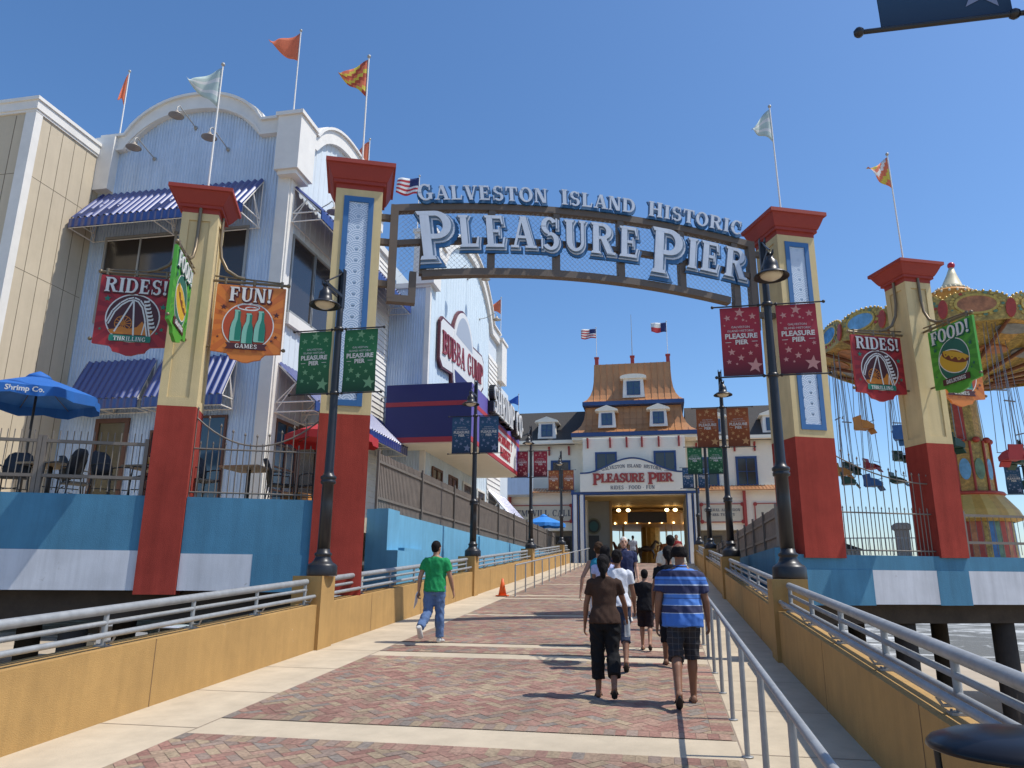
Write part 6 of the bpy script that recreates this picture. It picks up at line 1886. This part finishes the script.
def stripes(h):
    # printed polo stripes, heights in metres above the ground
    L_ = [(0,MBl),(.94,WH),(.95,NB),(1.02,WH),(1.03,LB),(1.10,NB),(1.106,LB),(1.14,WH),(1.15,NB),(1.235,WH),(1.245,MBl),(1.29,NB),(1.296,LB),(1.33,NB),(1.40,LB),(1.43,NB),(1.45,MBl)]
    return [(p/1.6, c) for p, c in L_]
m_polo = band_mat('striped_polo', 2, stripes(1.72), .85, 1/1.6)
m_sole = mat('black_sandal', (.012,.012,.012), .6, .1, 10); m_tansh = mat('white_shoe', (.55,.54,.50), .6, .1, 10); m_shoeb = mat('dark_shoe', (.03,.028,.028), .5, .1, 8)
m_denim = cloth('denim', (.10,.16,.29)); m_denim2 = cloth('dark_denim', (.035,.045,.075))
st_man, hS, _ = person('man in blue striped polo and dark plaid shorts walking up the ramp', .21, 8.86, -2, 1.72, 'brown',
    dict(l_hip=-9, l_knee=30, l_foot=34, r_hip=11, r_knee=4, r_foot=0, l_sh=-8, l_elb=22, l_out=13, r_sh=6, r_elb=18, r_out=15, turn=0, lean=1),
    dict(mat=m_polo, sleeve=.36, hem=.83, loose=.026, flare=.03, collar=True), dict(mat=plaid('plaid_shorts'), len=.53, loose=.018, flare=.014, name='shorts'),
    dict(style='bald'), ('sandal', m_sole), girth=1.2, vox=.009)
br_w, hB, kb = person('woman in brown top and black cropped trousers holding a water bottle', -.66, 9.1, -4, 1.58, 'brown',
    dict(l_hip=4, l_knee=5, r_hip=-8, r_knee=30, r_foot=26, l_sh=8, l_elb=10, l_out=14, r_sh=20, r_elb=26, r_out=18, r_curl=55, turn=12, nod=-6, lean=3),
    dict(mat=cloth('brown_tee', (.055,.030,.020)), sleeve=.30, hem=.88, loose=.014, fold=.012), dict(mat=cloth('black_capri', (.010,.010,.011)), len=.84, loose=.024, flare=.016),
    dict(style='updo'), ('sandal', m_sole), female=True, girth=1.03, vox=.009)
gr_m, hG, _ = person('man in green t-shirt and blue jeans carrying papers by the left wall', -3.85, 12.94, 4, 1.70, 'tan',
    dict(l_hip=-10, l_knee=46, l_foot=52, r_hip=6, r_knee=3, r_foot=0, l_sh=-14, l_elb=16, l_out=15, l_curl=50, r_sh=10, r_elb=14, r_out=15, turn=16, lean=2),
    dict(mat=cloth('green_tee', (.018,.26,.085)), sleeve=.32, hem=.86, loose=.028, flare=.026), dict(mat=m_denim, len=.985, loose=.026, flare=.008, name='jeans'),
    dict(style='short'), ('shoe', m_tansh), vox=.010)
person('woman in white t-shirt and navy cropped trousers behind the woman in brown', -.60, 10.9, -2, 1.60, 'brown',
    dict(l_hip=10, l_knee=6, r_hip=-8, r_knee=26, r_foot=30, l_sh=-8, l_elb=10, l_out=10, r_sh=14, r_elb=10, r_out=12, turn=6),
    dict(mat=cloth('white_tee', (.66,.67,.70)), sleeve=.30, hem=.90, loose=.012), dict(mat=m_denim2, len=.66, loose=.012, flare=.008),
    dict(style='bun'), ('sandal', m_sole), female=True, vox=.011)
person('young boy in black t-shirt and black shorts between the adults', -.27, 12.7, 2, 1.24, 'tan',
    dict(l_hip=6, l_knee=5, r_hip=-8, r_knee=28, r_foot=26, l_sh=-10, l_elb=14, r_sh=12, r_elb=18, l_out=9, r_out=10, turn=-4),
    dict(mat=cloth('black_tee', (.013,.012,.014)), sleeve=.34, hem=.84, loose=.024, flare=.02), dict(mat=cloth('boy_shorts', (.022,.014,.016)), len=.5, loose=.03, flare=.02, name='shorts'),
    dict(style='short'), ('sandal', m_sole), vox=.012)
person('woman in black top with dark ponytail, mostly behind the striped man', .11, 11.3, 0, 1.64, 'brown',
    dict(l_hip=8, l_knee=5, r_hip=-8, r_knee=22, r_foot=20, l_sh=10, l_elb=12, r_sh=-8, r_elb=10, l_out=14),
    dict(mat=cloth('black_top', (.012,.012,.014)), sleeve=.28, hem=.88, loose=.012), dict(mat=cloth('black_trousers', (.012,.012,.015)), len=.7, loose=.014, name='trousers'),
    dict(style='pony'), ('sandal', m_sole), female=True, girth=1.08, vox=.011)
person('man in cream t-shirt with dark hair ahead of the ponytailed woman', .20, 15.2, 0, 1.78, 'brown',
    dict(l_hip=8, l_knee=5, r_hip=-8, r_knee=25, r_foot=22, l_sh=-6, r_sh=8, l_out=10, r_out=10),
    dict(mat=cloth('cream_tee', (.60,.56,.46)), sleeve=.34, hem=.86, loose=.022, flare=.02), dict(mat=m_denim2, len=.98, loose=.02, name='trousers'),
    dict(style='short'), ('shoe', m_shoeb), vox=.013)
person('man in navy polo, white cap and khaki shorts walking toward the viewer', -.76, 16.6, 176, 1.74, 'pale',
    dict(l_hip=8, l_knee=4, r_hip=-8, r_knee=22, r_foot=20, l_sh=8, l_elb=20, r_sh=-8, r_elb=14, l_out=12, r_out=12, turn=-4),
    dict(mat=cloth('navy_polo', (.028,.035,.085)), sleeve=.34, hem=.86, loose=.024, flare=.02, collar=True), dict(mat=cloth('khaki', (.36,.31,.22)), len=.52, loose=.03, flare=.02, name='shorts'),
    dict(style='cap', c='cap'), ('shoe', m_tansh), girth=1.15, vox=.012)
person('woman in turquoise tank top and white trousers beyond the woman in brown', -1.02, 13.0, -2, 1.68, 'tan',
    dict(l_hip=8, l_knee=5, r_hip=-8, r_knee=22, r_foot=20, l_sh=-22, l_elb=18, l_out=24, r_sh=10, r_out=9),
    dict(mat=cloth('turquoise_top', (.03,.25,.36)), sleeve=0, hem=.96, loose=.010), dict(mat=cloth('white_trousers', (.60,.62,.66)), len=.97, loose=.016),
    dict(style='bun', c='brown'), ('sandal', m_sole), female=True, vox=.012)
person('woman with long black hair and lilac top just ahead of the woman in brown', -.84, 11.9, 0, 1.63, 'brown',
    dict(l_hip=-6, l_knee=20, l_foot=18, r_hip=8, r_knee=4, l_sh=6, r_sh=-6, l_out=9),
    dict(mat=cloth('lilac_top', (.42,.45,.66)), sleeve=.2, hem=.90, loose=.012), dict(mat=m_denim2, len=.97, loose=.014),
    dict(style='long'), ('sandal', m_sole), female=True, vox=.012)
person('distant person in dark red shirt near the portal on the right', .75, 36.0, 170, 1.72, 'tan', dict(l_hip=7, r_hip=-7, r_knee=20, r_foot=18),
    dict(mat=cloth('red_shirt', (.28,.03,.03)), sleeve=.34, hem=.86, loose=.02), dict(mat=m_denim2, len=.98, loose=.018), dict(style='short'), ('shoe', m_shoeb), vox=.018)
person('distant person in pale grey shirt close to the carousel', -1.5, 44.0, 10, 1.66, 'brown', dict(l_hip=7, r_hip=-7, r_knee=20, r_foot=18),
    dict(mat=cloth('grey_shirt', (.35,.36,.38)), sleeve=.34, hem=.86, loose=.02), dict(mat=m_shoeb, len=.98, loose=.018), dict(style='short'), ('shoe', m_shoeb), vox=.018)
# held things
p = hB['r']
m = MB(); m.lathe([(.0,-.15),(.032,-.148),(.034,-.13),(.034,-.02),(.031,.0),(.032,.02),(.018,.055),(.014,.06)], (p.x+.0,p.y+.02,p.z-.03), 14)
m.build('water_bottle', mat('clear_plastic', (.72,.78,.80), .12, 0, spec=.6, alpha=.5)); bo = COL.objects[-1]
tag(bo, 'clear water bottle held in the right hand of the woman in brown', 'bottle')
m = MB(); m.lathe([(.016,.055),(.016,.08),(.0,.081)], (p.x,p.y+.02,p.z-.03), 10); m.build('bottle_cap', m_swhite, bo)
p = hG['l']
m = MB(); M = Matrix.Translation(p) @ Matrix.Rotation(.5,4,'X') @ Matrix.Rotation(.25,4,'Y')
m.box(-.03,-.022,-.09,.07,-.20,.07,M); m.box(-.020,-.016,-.07,.08,-.17,.08,M)
tag(m.build('folded_papers', mat('paper', (.70,.70,.72), .7, .04, 8)), 'folded white papers in the left hand of the man in green', 'papers')

# ================================================================ small things
t = thing('traffic_cone', 'small orange traffic cone at the foot of the left handrail', 'cone', (-4.62,22.5,rz(22.5)))
m = MB(); z0 = rz(22.5)+.004; m.sqlathe([(.17,0),(.17,.03),(.12,.035)], -4.62, 22.5); m.v = [Vector((p.x,p.y,p.z+z0)) for p in m.v]; m.build('base', mat('cone_orange', (.72,.11,.015), .45, .06, 8), t)
m = MB(); m.lathe([(.125,.03),(.028,.50),(.0,.505)], (-4.62,22.5,z0), 18); m.build('cone', MATS['cone_orange'], t)
# litter bin in the near corner
BX, BY = 1.40, 3.62; bz = rz(BY)
t = thing('litter_bin', 'black metal litter bin with domed lid beside the right wall', 'bin', (BX,BY,bz))
m = MB(); m.lathe([(.345,.955),(.35,.96),(.345,.975),(.33,.99),(.25,1.02),(.13,1.04),(.0,1.045)], (BX,BY,bz), 40); m.lathe([(.0,.95),(.345,.955)], (BX,BY,bz), 40)
m.build('lid', mat('bin_gloss', (.008,.008,.010), .28, .1, 5, spec=.3), t)
for k in range(4):
    a = pi/4+k*pi/2+.3; m = MB(); m.tube([(BX+.31*cos(a),BY+.31*sin(a),bz+.78),(BX+.315*cos(a),BY+.315*sin(a),bz+.96)], .014, 8); m.build('lid_support', m_black, t)
m = MB(); m.lathe([(.30,.05),(.33,.4),(.33,.80),(.30,.80),(.30,.1),(.0,.1)], (BX,BY,bz), 32); m.build('can', m_black, t)
m = MB()
for k in range(30): a = 2*pi*k/30; m.tube([(BX+.335*cos(a),BY+.335*sin(a),bz+.04),(BX+.35*cos(a),BY+.35*sin(a),bz+.80)], .009, 5)
m.build('bars', m_black, t)
# parked cars on the sand lot seen under the terrace
def make_car(colr, nm):
    t = thing('parked_car', nm, 'car')
    mt = mat('car_'+str(colr), colr, .25, .03, 2, coat=.8)
    prof = [(-2.2,.35),(-2.25,.75),(-2.15,1.0),(-1.9,1.05),(-1.75,1.62),(-1.5,1.70),(.2,1.70),(.95,1.12),(2.1,.98),(2.25,.7),(2.2,.35)]
    m = MB(); m.prism_yz(prof, -.88, .88); m.build('body', mt, t)
    m = MB(); m.box(-.70,.70,-1.93,-1.80,1.12,1.58, Matrix.Rotation(0,4,'X')); m.build('rear_window', m_glass, t)
    for s_ in (-1,1):
        m = MB(); m.prism_yz([(-1.6,1.1),(-1.5,1.58),(.1,1.58),(.72,1.12)], s_*.885-.008, s_*.885+.008); m.build('side_window', m_glass, t)
        m = MB(); m.box(s_*.78-.09,s_*.78+.09,-2.27,-2.15,.75,1.0); m.build('tail_light', mat('tail_red', (.45,.01,.01), .2, 0), t)
        for y in (-1.35,1.4):
            m = MB(); M = Matrix.Translation((s_*.80,y,.34)) @ Matrix.Rotation(pi/2,4,'Y'); m.lathe([(.0,-.11),(.34,-.10),(.34,.10),(.0,.11)], n=18, M=M); w_ = m.build('wheel', m_black, t)
            m = MB(); m.lathe([(.0,-.118),(.2,-.115),(.2,.115),(.0,.118)], n=14, M=M); m.build('rim', m_alu, w_)
    m = MB(); m.box(-.86,.86,-2.33,-2.2,.38,.62); m.build('bumper', m_alu, t)
    m = MB(); m.box(-.25,.25,-2.285,-2.25,.72,.86); m.build('number_plate', m_swhite, t)
    return t
cars = [((.62,.63,.65),-31.5,48.2,'white parked car seen under the terrace near the slim pylon'),((.35,.37,.4),-37.5,48.6,'silver parked car seen under the terrace at the left'),((.10,.11,.14),-27.2,48.0,'dark parked car seen under the terrace behind the pipe railing')]
for c, x, y, lb in cars:
    o = make_car(c, lb); o.location = (x,y,gz(y)); o['group'] = 'cars parked under the terrace'; o.rotation_euler = (0,0,-.15)

# ================================================================ flags
def flag_pole(label, base, top, shape, w_, h_, mats, droop=0.3, r=.022, seed=0, design=None, direc=(-1,0), red_base=False, lean=0.0):
    bx, by, bz_ = base; hgt = top-bz_
    t = thing('flagpole', label, 'flagpole', base)
    m = MB(); m.tube([(bx,by,bz_),(bx+lean*hgt,by,top)], [r,r*.7], 8); m.build('pole', m_white, t)
    m = MB(); m.ell((bx+lean*hgt,by,top+.03), (.045,.045,.045), nu=6, nv=8); m.build('finial', m_alu, t)
    d = Vector((direc[0],direc[1],0)).normalized(); n_ = Vector((-d.y,d.x,0))
    m = MB(); nu, nv = 14, 8
    def P(u, v, off):
        L_ = 1.0 if shape == 'rect' else (1-abs(2*v-1)**1.0*1.0)
        uu = u
        if shape != 'rect':
            zz = (v-.5)*(1-u); zc = -.5+zz
        else: zc = -(1-v)
        x = w_*u*(.94); z = h_*zc - droop*w_*u*u + h_*.10*sin(u*5+seed)*u
        wv = .16*w_*sin(u*7+seed+v*1.6)*u**.7+off
        zt = top-.06+z
        q = Vector((bx+lean*(zt-bz_),by,0))+d*(x+.02)+n_*wv; q.z = zt
        return q
    vs = [P(i/nu, j/nv, 0) for j in range(nv+1) for i in range(nu+1)]
    m.add(vs, [(j*(nu+1)+i, j*(nu+1)+i+1, (j+1)*(nu+1)+i+1, (j+1)*(nu+1)+i) for j in range(nv) for i in range(nu)], smooth=True)
    if design: m.mi = [design((i+.5)/nu, (j+.5)/nv) for j in range(nv) for i in range(nu)]
    o = m.build('flag', mats, t)
    sm = o.modifiers.new('thick', 'SOLIDIFY'); sm.thickness = .004
    return t
f_or = mat('flag_orange', (.66,.16,.07), .7, .12, 3); f_ye = mat('flag_yellow', (.62,.50,.06), .7, .1, 3); f_rd = mat('flag_red', (.42,.07,.03), .7, .1, 3)
f_pt = mat('flag_pale_teal', (.45,.55,.52), .7, .12, 4); f_wh = mat('flag_white', (.66,.67,.66), .7, .08, 4); f_bl = mat('flag_blue', (.03,.12,.48), .7, .08, 3)
f_nv = mat('flag_navy', (.02,.03,.12), .7, .08, 3); f_sr = mat('flag_stripe_red', (.45,.03,.04), .7, .08, 3)
usd = lambda u, v: 2 if (u < .40 and v > .46) else (0 if int(v*8) % 2 == 0 else 1)
txd = lambda u, v: 0 if u < .33 else (1 if v > .5 else 2)
flag_pole('flagpole with drooping orange flag on the left shoulder of the restaurant', (-15.85,17.75,14.5), 17.3, 'pen', .20, 1.15, [f_or], droop=1.6, direc=(-.6,-.3))
flag_pole('flagpole with pale teal pennant on the slim left pylon', tuple(gp(-8.16,.32,9.46)), 12.72, 'pen', .72, .98, [f_pt, f_wh], seed=1, direc=(-1,-.25), design=lambda u,v: int(v*5) % 2, droop=-.25)
flag_pole('flagpole with long orange pennant on the restaurant corner block', (-10.05,17.7,14.8), 17.9, 'pen', 1.05, .98, [f_or], seed=2.5, direc=(-1,-.1), droop=-.25)
flag_pole('flagpole with orange and yellow pennant on the tall left pylon', tuple(gp(-5.05,.46,10.45)), 13.55, 'pen', .68, .98, [f_rd, f_ye, f_or], seed=.6, direc=(-1,-.2), design=lambda u,v: int(u*5+v*6) % 3, droop=-.2)
flag_pole('flagpole with orange flag peeping out behind the tall left pylon cap', (-9.75,22.69,15.2), 17.3, 'pen', 1.0, 1.1, [f_or], seed=.2, direc=(-1,0), droop=.3)
flag_pole('flagpole with striped american flag on the tower corner block', (-8.92,25.95,15.1), 17.6, 'rect', .95, .72, [f_sr, f_wh, f_nv], seed=1.2, direc=(-1,-.1), design=usd, droop=-.05)
flag_pole('flagpole with pale pennant on the tall right pylon', tuple(gp(5.20,.46,10.45)), 13.75, 'pen', .55, .95, [f_pt, f_wh], seed=.9, direc=(-1,-.2), design=lambda u,v: int(v*5) % 2, droop=.2, lean=-.015)
flag_pole('flagpole with ragged orange pennant on the slim right pylon', tuple(gp(8.41,.33,9.46)), 12.7, 'pen', .58, .9, [f_or, f_ye, f_wh], seed=2.1, direc=(-1,-.2), design=lambda u,v: (0,1,0,2)[int(u*4+v*3) % 4], droop=-.15, lean=-.015)
flag_pole('flagpole with striped american flag on the left copper roof chimney', (-3.95,52.33,17.5), 19.8, 'rect', 1.15, .72, [f_sr, f_wh, f_nv], seed=.4, direc=(-1,-.1), design=usd, droop=0)
flag_pole('flagpole with red, white and blue flag on the right copper roof chimney', (1.1,52.33,17.5), 20.0, 'rect', 1.15, .72, [f_nv, f_wh, f_sr], seed=1.4, direc=(-1,-.1), design=txd, droop=0)
m = MB(); m.tube([(-1.4,52.33,17.5),(-1.4,52.33,20.7)], [.03,.015], 6); tag(m.build('antenna', m_alu), 'thin bare antenna on the middle copper roof chimney', 'antenna')
flag_pole('flagpole with plain blue pennant left of the shingled wing roof', (-9.6,51.9,12.5), 14.9, 'pen', .95, .75, [f_bl], seed=.3, direc=(-1,0), droop=.1)
flag_pole('flagpole with blue pennant just showing over the left wing roof', (-8.6,54.4,12.0), 13.95, 'pen', .9, .6, [f_bl], seed=1.3, direc=(-1,0), droop=.1)
flag_pole('flagpole with blue pennant just showing over the right wing roof', (7.4,54.4,12.0), 13.95, 'pen', .9, .6, [f_bl], seed=1.3, direc=(-1,0), droop=.1)
flag_pole('flagpole with orange pennant on the far end of the tower', (-8.3,39.2,14.7), 17.4, 'pen', .75, .9, [f_or], seed=.8, direc=(-1,0), droop=0)
